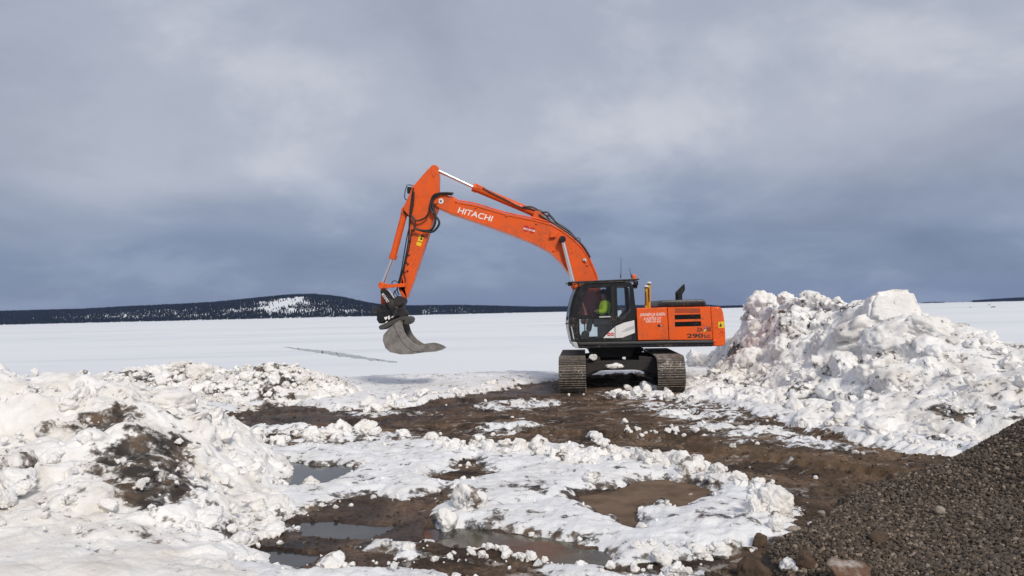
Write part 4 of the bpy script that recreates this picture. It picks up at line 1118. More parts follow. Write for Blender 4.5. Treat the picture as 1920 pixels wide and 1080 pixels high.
def lettering(parent, text, a, b, Y, hpx, mat, shear=0.0, bold=0.0, name='lettering', fit=True):
    """flat letters from baseline pixel a to baseline pixel b on the plane Y, facing the camera"""
    cu = bpy.data.curves.new('t', 'FONT'); cu.body = text; cu.size = 1.0; cu.shear = shear; cu.offset = bold; cu.extrude = 0.0; cu.resolution_u = 3
    to = bpy.data.objects.new('t', cu); COL.objects.link(to)
    bpy.context.view_layer.update()
    me = bpy.data.meshes.new_from_object(to.evaluated_get(bpy.context.evaluated_depsgraph_get()))
    bpy.data.objects.remove(to); 
    co = np.array([v.co[:] for v in me.vertices])
    x0, x1_, y1_ = co[:, 0].min(), co[:, 0].max(), co[:, 1].max()
    y0_ = min(0.0, co[:, 1].min())
    A, B = V3(a, Y), V3(b, Y)
    u = (B - A); wlen = u.length; u.normalize()
    vup = Vector((-u.z, 0, u.x))
    hgt = hpx / FPX * Y
    for v in me.vertices:
        s = (v.co.x - x0) / (x1_ - x0) * wlen; t_ = (v.co.y - 0) / (y1_) * hgt
        q = A + u * s + vup * t_
        v.co = (q.x, Y, q.z)
    me.name = name
    me.materials.clear(); me.materials.append(mat)
    o = bpy.data.objects.new(name, me); COL.objects.link(o)
    return sub(o, parent)

# ---- undercarriage
YAW = R(-5.4)
UC = Matrix.Translation((EXC[0], EXC[1], 0)) @ Matrix.Rotation(YAW, 4, 'Z')
TL, TR_, SW = 4.95, .50, .75            # track length, half height, shoe width
gauge = 2.70
sb = MB()
for yy in (-.066, 0.0, .066):
    sb.prism([(-SW / 2, .0), (SW / 2, .0), (SW / 2, .03), (-SW / 2, .03)], yy - .009, yy + .009)
sb.box((0, 0, -.009), (SW, .2078, .024))
bmesh.ops.recalc_face_normals(sb.bm, faces=sb.bm.faces)
shoe_me = bpy.data.meshes.new('track_shoe'); sb.bm.to_mesh(shoe_me); sb.bm.free(); shoe_me.materials.append(M['shoe']); shoe_me.materials.append(M['grouser'])
for p_ in shoe_me.polygons:
    if p_.center.z > .004: p_.material_index = 1
straight = TL - 2 * TR_; rad = TR_ - .03
per = 2 * straight + 2 * math.pi * rad; NS = 52
def path(s):
    s = s % per
    if s < straight: return (-straight / 2 + s, 2 * rad, 0.0)                       # top, going away
    s -= straight
    if s < math.pi * rad:
        a = s / rad; return (straight / 2 + rad * math.sin(a), rad + rad * math.cos(a), -a)
    s -= math.pi * rad
    if s < straight: return (straight / 2 - s, 0.0, -math.pi)
    s -= straight
    a = s / rad; return (-straight / 2 - rad * math.sin(a), rad - rad * math.cos(a), -math.pi - a)
for side in (-1, 1):
    cx = side * gauge / 2
    m = MB()
    m.box((cx, 0, .50), (.34, straight + .15, .40))
    m.box((cx, 0, .24), (.22, straight - .2, .2))
    fr_ = m.build('track_frame', M['frame'], None, .03); fr_.matrix_world = UC; fr_.parent = ex; fr_.matrix_parent_inverse = EXI
    for (yy, nm) in ((-straight / 2, 'idler_wheel'), (straight / 2, 'drive_sprocket')):
        m = MB(); m.cyl((cx - .11, yy, .5), (cx + .11, yy, .5), .40, seg=28); m.cyl((cx - .19, yy, .5), (cx + .19, yy, .5), .20, seg=20)
        o = m.build(nm, M['frame'], None, .015); sub(o, fr_)
    for k in range(8):
        m = MB(); yy = -straight / 2 + .35 + k * (straight - .7) / 7
        m.cyl((cx - .2, yy, .16), (cx + .2, yy, .16), .10, seg=14); sub(m.build('track_roller', M['frame']), fr_)
    m = MB()
    chain = [path(per * k / 104) for k in range(104)]
    for k in range(104):
        a, b = chain[k], chain[(k + 1) % 104]
        for dxx in (-.09, .09):
            p0 = Vector((cx + dxx, a[0], a[1] + .03)); p1 = Vector((cx + dxx, b[0], b[1] + .03))
            inn = Vector((0, -a[0] * 0, 0))
            ctr = Vector((cx + dxx, max(min(a[0], straight / 2), -straight / 2), .5))
            d = (p0 - ctr).normalized() * -.05
            m.cyl(p0 + d, p1 + d, .035, seg=6)
    trk = m.build('crawler_track', M['frame']); trk.matrix_world = UC; trk.parent = ex; trk.matrix_parent_inverse = EXI
    for k in range(NS):
        y_, z_, a = path((k + .5) * per / NS)
        so = bpy.data.objects.new('track_shoe', shoe_me)
        so.location = (cx, y_, z_ + .03); so.rotation_euler = (a + random.uniform(-.01, .01), 0, 0)
        link(so, trk)
m = MB()
m.box((0, 0, .80), (1.7, 1.7, .30))
for sx in (-1, 1):
    for sy in (-1, 1):
        m.prism([(sx * .55, .96), (sx * 1.22, .88), (sx * 1.22, .30), (sx * .98, .36), (sx * .55, .56)], sy * 1.15 - .22, sy * 1.15 + .22)
m.prism([(-1.2, .84), (1.2, .84), (1.2, .34), (1.0, .40), (.75, .53), (.4, .57), (-.4, .57), (-.75, .53), (-1.0, .40), (-1.2, .34)], -1.42, -1.0)
cb = m.build('carbody', M['frame'], None, .02); cb.matrix_world = UC; cb.parent = ex; cb.matrix_parent_inverse = EXI
m = MB(); m.cyl((EXC[0], EXC[1], .95), (EXC[0], EXC[1], 1.28), .74, seg=40); m.cyl((EXC[0], EXC[1], 1.02), (EXC[0], EXC[1], 1.12), .80, seg=40)
PB(m, 'slew_ring', M['frame'], .012)

# ---- upper body
m = MB()
m.prism(T(z1((236, 622), (1224, 606), (1222, 654), (252, 668)), YN), YN - .02, YF)
skirt = PB(m, 'house_frame', M['black'], .03)
m = MB(); m.prism(T(z1((250, 628), (1222, 612), (1222, 628), (254, 644)), YN), YN - .055, YN - .021); sub(m.build('rail', M['dark'], None, .012), skirt)
m = MB(); m.prism(T(z1((345, 655), (690, 652), (672, 700), (655, 745), (400, 745), (380, 700), (345, 690)), YN), YN + .55, YF - .55)
PB(m, 'slew_housing', M['frame'], .02)
m = MB(); m.prism(T(z1((676, 384), (1206, 372), (1218, 610), (684, 614)), YN), YN + .05, YF - .02)
PB(m, 'house_body', M['black'], .02)
m = MB(); m.prism(T(z1((668, 378), (890.5, 371), (902, 606.5), (679, 610)), YN), YN - .01, YN + .045)
panA = PB(m, 'side_panel', M['orange'], .018)
vents = []
for x0_, y0_, x1_, y1_ in ((944, 424, 1132, 456), (946, 475, 1136, 508)):
    vents.append(T(z1((x0_, y0_ + 2), (x1_ - 1, y0_ - 3), (x1_ + 2, y1_ - 1), (x0_ + 1, y1_ + 4)), YN))
m = MB(); m.prism(T(z1((895, 371), (1201, 366.5), (1218, 603.5), (907, 606)), YN), YN - .01, YN + .045, vents)
panB = PB(m, 'side_panel', M['orange'], 0)
m = MB(); m.prism(T(z1((668, 377), (1203, 365), (1203, 372), (668, 384)), YN), YN + .046, YF - .02)
PB(m, 'top_deck', M['orange'], .01)
for q in vents:
    xs_ = [p[0] for p in q]; zs_ = [p[1] for p in q]
    vg = MB(); vg.box(((min(xs_) + max(xs_)) / 2, YN + .049, (min(zs_) + max(zs_)) / 2), (max(xs_) - min(xs_) + .05, .004, max(zs_) - min(zs_) + .04))
    vo = sub(vg.build('vent_opening', M['black']), panB)
    for k in range(4):
        zz_ = min(zs_) + (k + .6) * (max(zs_) - min(zs_)) / 4.4
        s_ = MB(); s_.box(((min(xs_) + max(xs_)) / 2, YN + .022, zz_), (max(xs_) - min(xs_) - .015, .03, .012)); sub(s_.build('louvre', M['black']), panB)
for k in range(24):
    xx_ = 946 + k * 7.7
    m = MB(); m.prism(T(z1((xx_, 378), (xx_ + 3.4, 377.8), (xx_ + 6.5, 412), (xx_ + 3.0, 412.2)), YN), YN - .0135, YN - .008); sub(m.build('vent_slot', M['blackprint']), panB)
for c_, r_ in (((1236, 610.5), .02),):
    m = MB(); m.box(V3(c_, YN - .012), (.09, .02, .06)); lt = sub(m.build('latch', M['black'], None, .006), panA)
    m = MB(); m.box(V3((1239, 610.2), YN - .024), (.03, .006, .025)); sub(m.build('latch_key', M['silver']), panA)
    m = MB(); m.box(V3((1243.5, 610.5), YN - .0125), (.008, .006, .07)); sub(m.build('latch_slot', M['blackprint']), panA)
lettering(panA, 'JANNEN JA KARIN', z1((692, 436))[0], z1((878, 431))[0], YN - .0145, 5.8, M['whiteprint'], .28, .0)
lettering(panA, 'KULJETUS OY', z1((722, 466))[0], z1((850, 462))[0], YN - .0145, 5.6, M['whiteprint'], .28, .0)
lettering(panA, '0400 395 626', z1((738, 482))[0], z1((845, 479))[0], YN - .0145, 3.4, M['whiteprint'], .22, 0)
lettering(panB, 'ZA', z1((1105, 545))[0], z1((1150, 544))[0], YN - .0145, 7.0, M['blackprint'], .0, .03)
lettering(panB, 'X', z1((1150, 544))[0], z1((1180, 543.5))[0], YN - .0145, 7.6, M['blueprint'], .18, .03)
lettering(panB, 'IS', z1((1181, 543.5))[0], z1((1209, 543))[0], YN - .0145, 7.0, M['blackprint'], .0, .03)
lettering(panB, '290', z1((1034, 592))[0], z1((1152, 590))[0], YN - .0145, 7.8, M['blackprint'], .0, .03)
lettering(panB, 'LC', z1((1160, 590))[0], z1((1208, 589.5))[0], YN - .0145, 5.4, M['blackprint'], .0, .03)
m = MB(); m.prism(T(z1((1151, 548), (1163, 548), (1172, 530), (1164, 528)), YN), YN - .0165, YN - .0150); sub(m.build('logo_stroke', M['sign_yellow']), panB)
# counterweight: side outline swept round the tail
cw = T(z1((1204, 367), (1268, 367), (1288, 380), (1298, 420), (1306, 480), (1312, 560), (1312, 636), (1302, 650), (1226, 654), (1221, 604)), YN)
bm = bmesh.new()
ny = 16; rings = []
xb = max(p[0] for p in cw); xa = min(p[0] for p in cw)
for i in range(ny + 1):
    t_ = i / ny * 2 - 1
    yy = YM + t_ * (YF - YN) / 2
    bul = .16 * (1 - abs(t_) ** 2.2) if True else 0
    rings.append([bm.verts.new((p[0] + bul * ((p[0] - xa) / (xb - xa)) ** 1.5, yy, p[1])) for p in cw])
for a, b in zip(rings[:-1], rings[1:]):
    for k in range(len(cw)):
        bm.faces.new([a[k], a[(k + 1) % len(cw)], b[(k + 1) % len(cw)], b[k]])
bm.faces.new(rings[0]); bm.faces.new(rings[-1][::-1])
mb = MB(); mb.bm.free(); mb.bm = bm
cwo = PB(mb, 'counterweight', M['orange'], .045, smooth=True)
m = MB(); m.prism(T(z1((1260, 477), (1303, 474), (1305, 518), (1262, 521)), YN), YN - .006, YN - .001); ws = sub(m.build('warning_sign', M['sign_yellow']), cwo)
m = MB(); m.prism(T(z1((1266, 512), (1277, 482), (1288, 511)), YN), YN - .009, YN - .0065); sub(m.build('warning_triangle', M['blackprint']), cwo)
m = MB(); m.prism(T(z1((1293, 498), (1301, 497), (1301, 501), (1293, 502)), YN), YN - .009, YN - .0065); sub(m.build('warning_text', M['blackprint']), cwo)
m = MB(); m.cyl(V3(z1((1288, 553))[0], YN - .004), V3(z1((1288, 553))[0], YN + .02), .03); sub(m.build('reflector', M['red']), cwo)
m = MB(); m.prism(T(z1((1222, 606), (1246, 608), (1248, 620), (1224, 624)), YN), YN - .03, YN + .01); sub(m.build('step_bracket', M['orange'], None, .01), cwo)
# hood, exhaust, masts
m = MB(); m.prism(T(z1((818, 372), (826, 338), (846, 322), (870, 319), (1148, 314), (1166, 326), (1173, 345), (1174, 366)), YN + .5), YN + .45, YF - .35)
hood = PB(m, 'engine_hood', M['dark'], .05)
m = MB(); m.prism(T(z1((838, 360), (846, 340), (1152, 332), (1160, 356)), YN + .45), YN + .43, YN + .46); sub(m.build('hood_mesh', M['black'], None, .01), hood)
m = MB(); m.cyl(V3(z1((975, 330))[0], YN + 1.3), V3(z1((975, 262))[0], YN + 1.3), .105, seg=20)
q = T(z1((952, 278), (953, 262), (1012, 203), (1016, 243), (997, 279)), YN + 1.3); m.prism(q, YN + 1.2, YN + 1.4)
PB(m, 'exhaust_pipe', M['black'], .012)
for xz, tz in ((739, 234), (760, 208)):
    yo = YN + (.50 if xz == 739 else .75)
    m = MB(); m.cyl(V3(z1((xz, 380))[0], yo), V3(z1((xz, tz))[0], yo), .050 if xz == 760 else .042, seg=16)
    mast = PB(m, 'antenna_mast', M['yellow'], .008, smooth=True)
    m = MB(); t0_ = V3(z1((xz, tz))[0], yo); m.cyl(t0_, t0_ + Vector((0, 0, .035)), .052, seg=18); sub(m.build('mast_collar', M['black']), mast)
    m = MB(); m.cyl(t0_ + Vector((0, 0, .035)), t0_ + Vector((0, 0, .085)), .072, .06, seg=20); sub(m.build('receiver_dome', M['white'], None, .01), mast)
    m = MB(); m.box(((t0_.x - .02), yo - (.052 if xz == 760 else .044), t0_.z - .30), (.03, .006, .40)); sub(m.build('mast_stripe', M['blackprint']), mast)

# ---- cab
CY0, CY1 = YN, YN + 1.05
outer = T(zc_((165, 880), (108, 862), (92, 780), (72, 660), (82, 520), (108, 390), (148, 262), (198, 182), (262, 142), (360, 128), (600, 124), (830, 132), (860, 190), (885, 420), (905, 876)), YN)
w_door = T(zc_((185, 548), (212, 410), (262, 256), (300, 204), (360, 188), (572, 184), (574, 548)), YN)
w_low = T(zc_((178, 596), (588, 592), (604, 690), (540, 752), (470, 828), (200, 838), (182, 760)), YN)
w_rear = T(zc_((652, 186), (812, 186), (828, 462), (706, 606), (664, 560)), YN)
m = MB(); m.prism(outer, CY0, CY0 + .07, [w_door, w_low, w_rear])
cabf = PB(m, 'cab_frame', M['black'], 0)
m = MB(); m.prism(outer, CY1 - .07, CY1, [w_door, w_low, w_rear])
cabr = PB(m, 'cab_frame', M['black'], 0)
for q in (w_door, w_low, w_rear):
    for par, yy in ((cabf, CY0 + .030), (cabr, CY1 - .040)):
        m = MB(); m.prism(q, yy, yy + .006); sub(m.build('window_pane', M['glass']), par)
m = MB(); m.prism(T(zc_((262, 141), (360, 127), (600, 123), (830, 131), (850, 178), (290, 182)), YN), CY0 + .002, CY1 - .002)
roof = PB(m, 'cab_roof', M['dark'], .02)
m = MB(); m.prism(T(zc_((170, 845), (900, 850), (905, 884), (172, 884)), YN), CY0 + .072, CY1 - .072); PB(m, 'cab_floor', M['black'], 0)
q = T(zc_((866, 560), (893, 560), (905, 850), (880, 850)), YN); m = MB(); m.prism(q, CY0 + .071, CY1 - .071); PB(m, 'cab_back_wall', M['black'], 0)
q = T(zc_((842, 184), (860, 190), (884, 420), (893, 558), (866, 558), (862, 420)), YN)
m = MB(); m.prism(q, CY1 - .20, CY1 - .071); PB(m, 'cab_pillar', M['black'], 0)
fo = zc_((98, 868), (80, 780), (60, 660), (70, 520), (96, 390), (136, 262), (186, 176))
m = MB(); pts_ = T(fo, YN); bmf = m.bm
ra = [bmf.verts.new((p[0] - .01, CY0 + .03, p[1])) for p in pts_]; rm = [bmf.verts.new((p[0] - .075, (CY0 + CY1) / 2, p[1])) for p in pts_]; rb = [bmf.verts.new((p[0] - .01, CY1 - .03, p[1])) for p in pts_]
for A_, B_2 in ((ra, rm), (rm, rb)):
    for i in range(len(pts_) - 1): bmf.faces.new([A_[i], A_[i + 1], B_2[i + 1], B_2[i]])
wsd = PB(m, 'windshield', M['glass'], 0, smooth=True)
for yy in (CY0 + .02, CY1 - .02):
    m = MB(); m.tube([(p[0] - .012, yy, p[1]) for p in pts_], .035); sub(m.build('windshield_pillar', M['black'], None, 0, True), wsd)
m = MB(); p_ = T(zc_((62, 655)), YN)[0]; m.tube([(p_[0] - .01, CY0, p_[1]), (p_[0] - .085, (CY0 + CY1) / 2, p_[1]), (p_[0] - .01, CY1, p_[1])], .022); sub(m.build('windshield_bar', M['black'], None, 0, True), wsd)
m = MB(); m.prism(T(zc_((70, 690), (82, 690), (116, 850), (100, 852)), YN), CY0 - .012, CY0 + .0); sub(m.build('lower_corner_glass', M['silver'], None, .004), wsd)
m = MB(); m.prism(T(zc_((88, 884), (150, 890), (180, 968), (120, 955)), YN), CY0 + .0, CY1 - .1); PB(m, 'front_step', M['silver'], .015)
m = MB(); m.prism(T(zc_((632, 688), (740, 642), (872, 610), (880, 770), (800, 800), (720, 832), (632, 836)), YN), CY0 - .014, CY0 - .001); trim = PB(m, 'white_trim', M['white'], .006)
m = MB(); m.prism(T(zc_((624, 696), (624, 836), (478, 836), (530, 778), (576, 736)), YN), CY0 - .014, CY0 - .001); trim2 = PB(m, 'white_trim', M['white'], .006)
m = MB(); m.prism(T(zc_((700, 762), (780, 705), (868, 672), (870, 720), (790, 742)), YN), CY0 - .022, CY0 - .0145); sub(m.build('trim_recess', M['silver'], None, .004), trim)
m = MB(); m.prism(T(zc_((718, 838), (834, 794), (838, 862), (700, 866)), YN), CY0 - .010, CY0 - .001); sub(m.build('step_plate', M['dark'], None, .004), trim)
for xx_ in (550, 594):
    m = MB(); c_ = V3(zc_((xx_, 788))[0], CY0 - .020); m.cyl(c_, c_ + Vector((0, .0055, 0)), 22 / 6.747 / FPX * YN, seg=22); sub(m.build('badge_disc', M['red']), trim2)
    m = MB(); m.box(c_ + Vector((0, -.003, 0)), (.07, .004, .016)); sub(m.build('badge_text', M['whiteprint']), trim2)
m = MB(); m.prism(T(zc_((690, 606), (716, 612), (832, 486), (828, 462)), YN), CY0 - .008, CY0 + .02); sub(m.build('window_band', M['dark'], None, .004), cabf)
m = MB(); m.prism(T(zc_((428, 562), (574, 556), (574, 572), (428, 578)), YN), CY0 - .03, CY0 - .002); sub(m.build('door_handle', M['silver'], None, .004), cabf)
m = MB(); m.prism(T(zc_((592, 180), (604, 180), (622, 850), (612, 850)), YN), CY0 - .006, CY0 + .002); sub(m.build('door_seam', M['blackprint']), cabf)
# roof guard
m = MB()
for yy in (CY0 - .02, CY1 + .02):
    a_, b_ = V3(zc_((40, 132))[0], YN), V3(zc_((930, 92))[0], YN)
    m.tube([(a_.x, yy, a_.z), (b_.x, yy, b_.z)], .020, sub=1)
    a2_, b2_ = V3(zc_((100, 152))[0], YN), V3(zc_((860, 118))[0], YN)
    m.tube([(a2_.x, yy, a2_.z), (b2_.x, yy, b2_.z)], .014, sub=1)
for k in range(8):
    f_ = k / 7; x_ = a_.x * (1 - f_) + b_.x * f_; zz_ = a_.z * (1 - f_) + b_.z * f_
    m.tube([(x_, CY0 - .02, zz_), (x_, CY1 + .02, zz_)], .014, sub=1)
    if 0 < k < 7: m.tube([(x_, CY0 - .02, zz_), (x_, CY0 + .03, zz_ - .12)], .013, sub=1)
guard = PB(m, 'roof_guard', M['black'], 0)
for pz, yy in (((60, 150), CY0 + .1), ((60, 150), CY1 - .1), ((892, 140), CY0 + .05), ((880, 182), CY0 + .12)):
    m = MB(); c_ = V3(zc_(pz)[0], yy); m.box(c_, (.13, .14, .12)); wl = PB(m, 'work_light', M['black'], .015)
    m = MB(); m.box(c_ + Vector((-.068 if pz[0] < 400 else .068, 0, 0)), (.006, .11, .09)); sub(m.build('lens', M['silver']), wl)
c_ = V3(zc_((872, 62))[0], CY0 + .08)
m = MB(); m.cyl(c_ + Vector((0, 0, -.06)), c_ + Vector((0, 0, .03)), .068, .062, seg=18); m.ball(c_ + Vector((0, 0, .03)), .062, (1, 1, .8)); bc = PB(m, 'beacon', M['beacon'], 0, smooth=True)
m = MB(); m.cyl(c_ + Vector((0, 0, -.11)), c_ + Vector((0, 0, -.06)), .075, seg=18); sub(m.build('beacon_base', M['black']), bc)
for a_, b_ in (((1164, 522), (1164.5, 484)), ((1184, 522), (1180, 502))):
    m = MB(); m.cyl(V3(a_, CY0 + .6), V3(b_, CY0 + .6), .008, .005, seg=6); m.cyl(V3(a_, CY0 + .6), V3(a_, CY0 + .6) + Vector((0, 0, .12)), .014, seg=8); PB(m, 'aerial', M['black'], 0)
# interior
def cw_(x, y): 
    q_ = V3(zc_((x, y))[0], YN + .52); return q_
s0 = cw_(480, 640)
m = MB(); m.box(s0 + Vector((0, 0, -.05)), (.52, .50, .14)); m.box(s0 + Vector((.26, 0, .33)), (.13, .48, .72), Matrix.Rotation(R(8), 3, 'Y')); m.box(s0 + Vector((.31, 0, .78)), (.10, .28, .20), Matrix.Rotation(R(8), 3, 'Y'))
m.box(s0 + Vector((.02, 0, -.30)), (.36, .40, .36))
seat = PB(m, 'operator_seat', M['seat'], .03)
for dy_ in (-.33, .33):
    m = MB(); m.box(s0 + Vector((-.10, dy_, .06)), (.46, .12, .20)); m.cyl(s0 + Vector((-.30, dy_, .14)), s0 + Vector((-.34, dy_, .32)), .018, seg=8); m.ball(s0 + Vector((-.342, dy_, .34)), .032)
    PB(m, 'control_console', M['dark'], .01)
m = MB(); c_ = cw_(255, 640); m.box(c_ + Vector((0, .25, .05)), (.05, .26, .20), Matrix.Rotation(R(15), 3, 'Y')); m.cyl(c_ + Vector((0, .25, -.4)), c_ + Vector((0, .25, 0)), .02, seg=8); PB(m, 'monitor', M['black'], .008)
m = MB(); c_ = cw_(240, 790); m.cyl(c_ + Vector((0, -.32, 0)), c_ + Vector((0, -.28, 0)), .12, seg=20); m.box(c_ + Vector((-.03, 0, -.04)), (.2, .4, .05)); PB(m, 'foot_pedals', M['black'], .008)

# ---- boom
YB0, YB1 = 22.70, 23.32
up = [(812, 369), (822, 364), (834, 363.5), (846, 369)] + z3((0, 285), (150, 310), (440, 396), (700, 448), (850, 488), (950, 543), (1050, 618), (1130, 698), (1190, 788), (1240, 898), (1280, 1000)) + [(1131, 556), (1135, 585), (1128, 603)]
lo = [(1116, 606), (1104, 596), (1090, 560)] + z3((1060, 1000), (1000, 922), (950, 852), (850, 752), (700, 671), (500, 590), (250, 500), (0, 415)) + [(843, 399), (821, 389), (812, 381)]
m = MB(); m.prism(T(up + lo, YB0), YB0, YB1)
boom = PB(m, 'boom', M['orange'], .02)
m = MB()
flg = up[4:-3]; off = [(a, b + 3.4) for a, b in flg]
m.prism(T(flg + off[::-1], YB0), YB0 - .022, YB0 + .0)
sub(m.build('top_flange', M['orange'], None, .004), boom)
m = MB(); m.prism(T([(x, y - 3.0) for x, y in lo[3:-3]] + lo[3:-3][::-1], YB0), YB0 - .012, YB0 + .0); sub(m.build('bottom_flange', M['orange'], None, .004), boom)
lettering(boom, 'HITACHI', (857.5, 398.5), (922.5, 415.5), YB0 - .004, 10.6, M['whiteprint'], .10, .012)
for xx_, yy_ in ((986.5, 428.5), (998, 432)):
    c_ = V3((xx_, yy_), YB0 - .004); m = MB(); m.cyl(c_, c_ + Vector((0, .003, 0)), 6.2 / FPX * YB0, seg=26); sub(m.build('badge_disc', M['red']), boom)
lettering(boom, 'ROTATOR', (981, 429.6), (1003.5, 435.2), YB0 - .006, 3.3, M['whiteprint'], 0, .03)
m = MB(); m.prism(T([(1033.5, 434), (1046, 437), (1042, 445), (1030, 446)], YB0), YB0 - .11, YB0); sub(m.build('hose_bracket', M['orange'], None, .006), boom)
for pp in ((856, 378), (892, 389), (950, 405), (1006, 419), (1096, 488), (1101, 497), (1038, 470)):
    m = MB(); m.box(V3(pp, YB0 - .02), (.06, .04, .035)); sub(m.build('clamp', M['orange'], None, .004), boom)
m = MB(); m.box(V3((1096, 487), YB0 - .03), (.10, .05, .07)); m.cyl(V3((1096, 487), YB0 - .06), V3((1099, 490), YB0 - .06), .03); wl = sub(m.build('boom_light', M['silver'], None, .006), boom)
m = MB(); c_ = V3((826.5, 377), YB0 - .02); m.cyl(c_, c_ + Vector((0, .03, 0)), .085, seg=22); sub(m.build('pin_cover', M['white'], None, .006), boom)
m = MB(); c_ = V3((826.5, 377), YB0 - .024); m.cyl(c_, c_ + Vector((0, .01, 0)), .03, seg=14); sub(m.build('pin', M['frame']), boom)
m = MB(); c_ = V3((816, 375.5), YB0 - .05); m.cyl(c_, c_ + Vector((0, .75, 0)), .11, seg=22); sub(m.build('arm_pin', M['orange'], None, .008), boom)
# pipes and hoses on the boom's back
for k, dyy in enumerate((.10, .20, .42, .52)):
    m = MB(); y_ = YB0 + dyy
    m.tube([V3((x, y - 2.2), y_) for x, y in up[3:-3]], .022, sub=3); sub(m.build('oil_pipe', M['hose'] if k % 2 else M['orange'], None, 0, True), boom)
def hose(parent, pts, Y, r=.026, mat='hose'):
    m = MB(); m.tube([V3(p, Y if not isinstance(Y, (list, tuple)) else Y[i]) for i, p in enumerate(pts)], r, sub=7)
    return sub(m.build('hose', M[mat], None, 0, True), parent)
hose(boom, z3((590, 335), (680, 335), (760, 380), (820, 385), (860, 440), (930, 500), (1020, 560), (1090, 640)), 22.85)
hose(boom, z3((690, 360), (760, 372), (800, 410), (850, 420), (900, 480), (970, 520), (1040, 580), (1080, 640)), 23.05, .03)
hose(boom, z3((740, 400), (800, 440), (870, 480), (960, 540), (1060, 610), (1150, 700), (1210, 800)), 22.78, .03)
hose(boom, z3((1060, 620), (1110, 620), (1118, 650), (1100, 650)), 22.9, .012)
hose(boom, z3((640, 350), (720, 385), (790, 400), (850, 470)), 23.2, .028)

def ram(name, a, b, Y, r, rod_to, rod_r, eye=.0, parent=None):
    A_, B_2, C_ = V3(a, Y), V3(b, Y), V3(rod_to, Y)
    m = MB(); m.cyl(A_, B_2, r, seg=20); d_ = (B_2 - A_).normalized()
    m.cyl(B_2 - d_ * .13, B_2 + d_ * .02, r * 1.18, seg=20); m.cyl(A_ - d_ * .02, A_ + d_ * .06, r * 1.1, seg=20)
    m.cyl(A_ + Vector((0, -r * 1.15, 0)) - d_ * .10, A_ + Vector((0, r * 1.15, 0)) - d_ * .10, r * 1.05, seg=18)
    m.box(A_ - d_ * .03, (r, r * 1.6, r), None)
    o = PB(m, name, M['orange'], .008, smooth=True)
    m = MB(); m.cyl(B_2, C_, rod_r, seg=16); sub(m.build('rod', M['chrome'], None, 0, True), o)
    m = MB(); m.cyl(C_ + Vector((0, -r * 1.05, 0)), C_ + Vector((0, r * 1.05, 0)), r * .95, seg=18); sub(m.build('rod_eye', M['orange'], None, .006), o)
    return o
armc = ram('arm_cylinder', (1001, 399), (888, 351.5), 23.01, .115, (817, 318), .058)
m = MB(); m.prism(T([(997, 411), (1003, 395), (1011, 396), (1020, 404), (1030, 419)], 22.85), 22.82, 23.2); sub(m.build('cylinder_bracket', M['orange'], None, .01), boom)
m = MB(); m.box(V3((900, 352), 22.98), (.26, .2, .12), Matrix.Rotation(R(24), 3, 'Y')); m.cyl(V3((889, 347), 22.98), V3((909, 356), 22.98), .07, seg=12); sub(m.build('port_block', M['orange'], None, .02), armc)
hose(armc, [(905, 352), (925, 363), (950, 375), (975, 388), (995, 391), (1010, 397)], 22.86, .02)
for yy, nm in ((22.52, 'boom_cylinder'), (23.50, 'boom_cylinder')):
    o = ram(nm, (1093, 596), (1076, 532), yy, .095, (1054.5, 449), .056)
    m = MB(); c_ = V3((1054.5, 449), yy); m.cyl(c_ + Vector((0, -.11, 0)), c_ + Vector((0, .20, 0)), .10, seg=20); sub(m.build('rod_pin', M['black'], None, .01), o)

# ---- arm
YA0, YA1 = 22.78, 23.24
armp = [(809, 310.5), (813, 308.8), (818, 309.5), (821.3, 314), (823, 330), (822.6, 358), (820.5, 391), (807, 428), (787.5, 489), (773, 530), (763, 557), (759, 559.5), (754, 557), (747, 541), (752, 515), (760, 487), (767, 442), (768.5, 418), (766, 404), (757, 394), (756.5, 387), (763, 374), (773, 350), (778, 345), (795, 325)]
m = MB(); m.prism(T(armp, YA0), YA0, YA1); arm = PB(m, 'arm', M['orange'], .018)
m = MB(); m.prism(T(z5((600, 95), (625, 85), (655, 180), (640, 215), (610, 195)), YA0), YA0 - .02, YA0); sub(m.build('pin_plate', M['orange'], None, .004), arm)
for a_, b_ in ((z5((390, 470), (600, 448))), (z5((540, 110), (670, 330))), (z5((400, 430), (510, 615)))):
    A_, B_2 = V3(a_, YA0), V3(b_, YA0); m = MB(); m.cyl(A_, B_2, .006, seg=6); sub(m.build('weld_seam', M['orange']), arm)
m = MB(); m.prism(T([(749, 538), (754, 520), (757, 520), (750, 548), (759, 557), (762, 557), (776, 520), (779, 520), (763, 559)], YA0), YA0 - .012, YA0); 
sub(m.build('edge_plate', M['orange'], None, 0), arm)
for c4, w_, h_, mt in (((789, 447), 9.5, 11.5, 'sign_yellow'), ((785.5, 457.5), 9.5, 6.5, 'sign_yellow')):
    a_ = R(-72); m = MB(); q = V3(c4, YA0 - .004); m.box(q, (w_ / FPX * YA0, .004, h_ / FPX * YA0), Matrix.Rotation(R(-17) * -1, 3, 'Y')); st_ = sub(m.build('warning_sticker', M[mt]), arm)
m = MB(); m.prism(T([(787, 448.5), (791, 444), (792.5, 450), (789, 449.6)], YA0), YA0 - .0085, YA0 - .0065); sub(m.build('sticker_symbol', M['blackprint']), arm)
m = MB(); m.prism(T([(789.5, 440.3), (795, 441.9), (794, 445), (788.5, 443.4)], YA0), YA0 - .0085, YA0 - .0065); sub(m.build('sticker_header', M['blackprint']), arm)
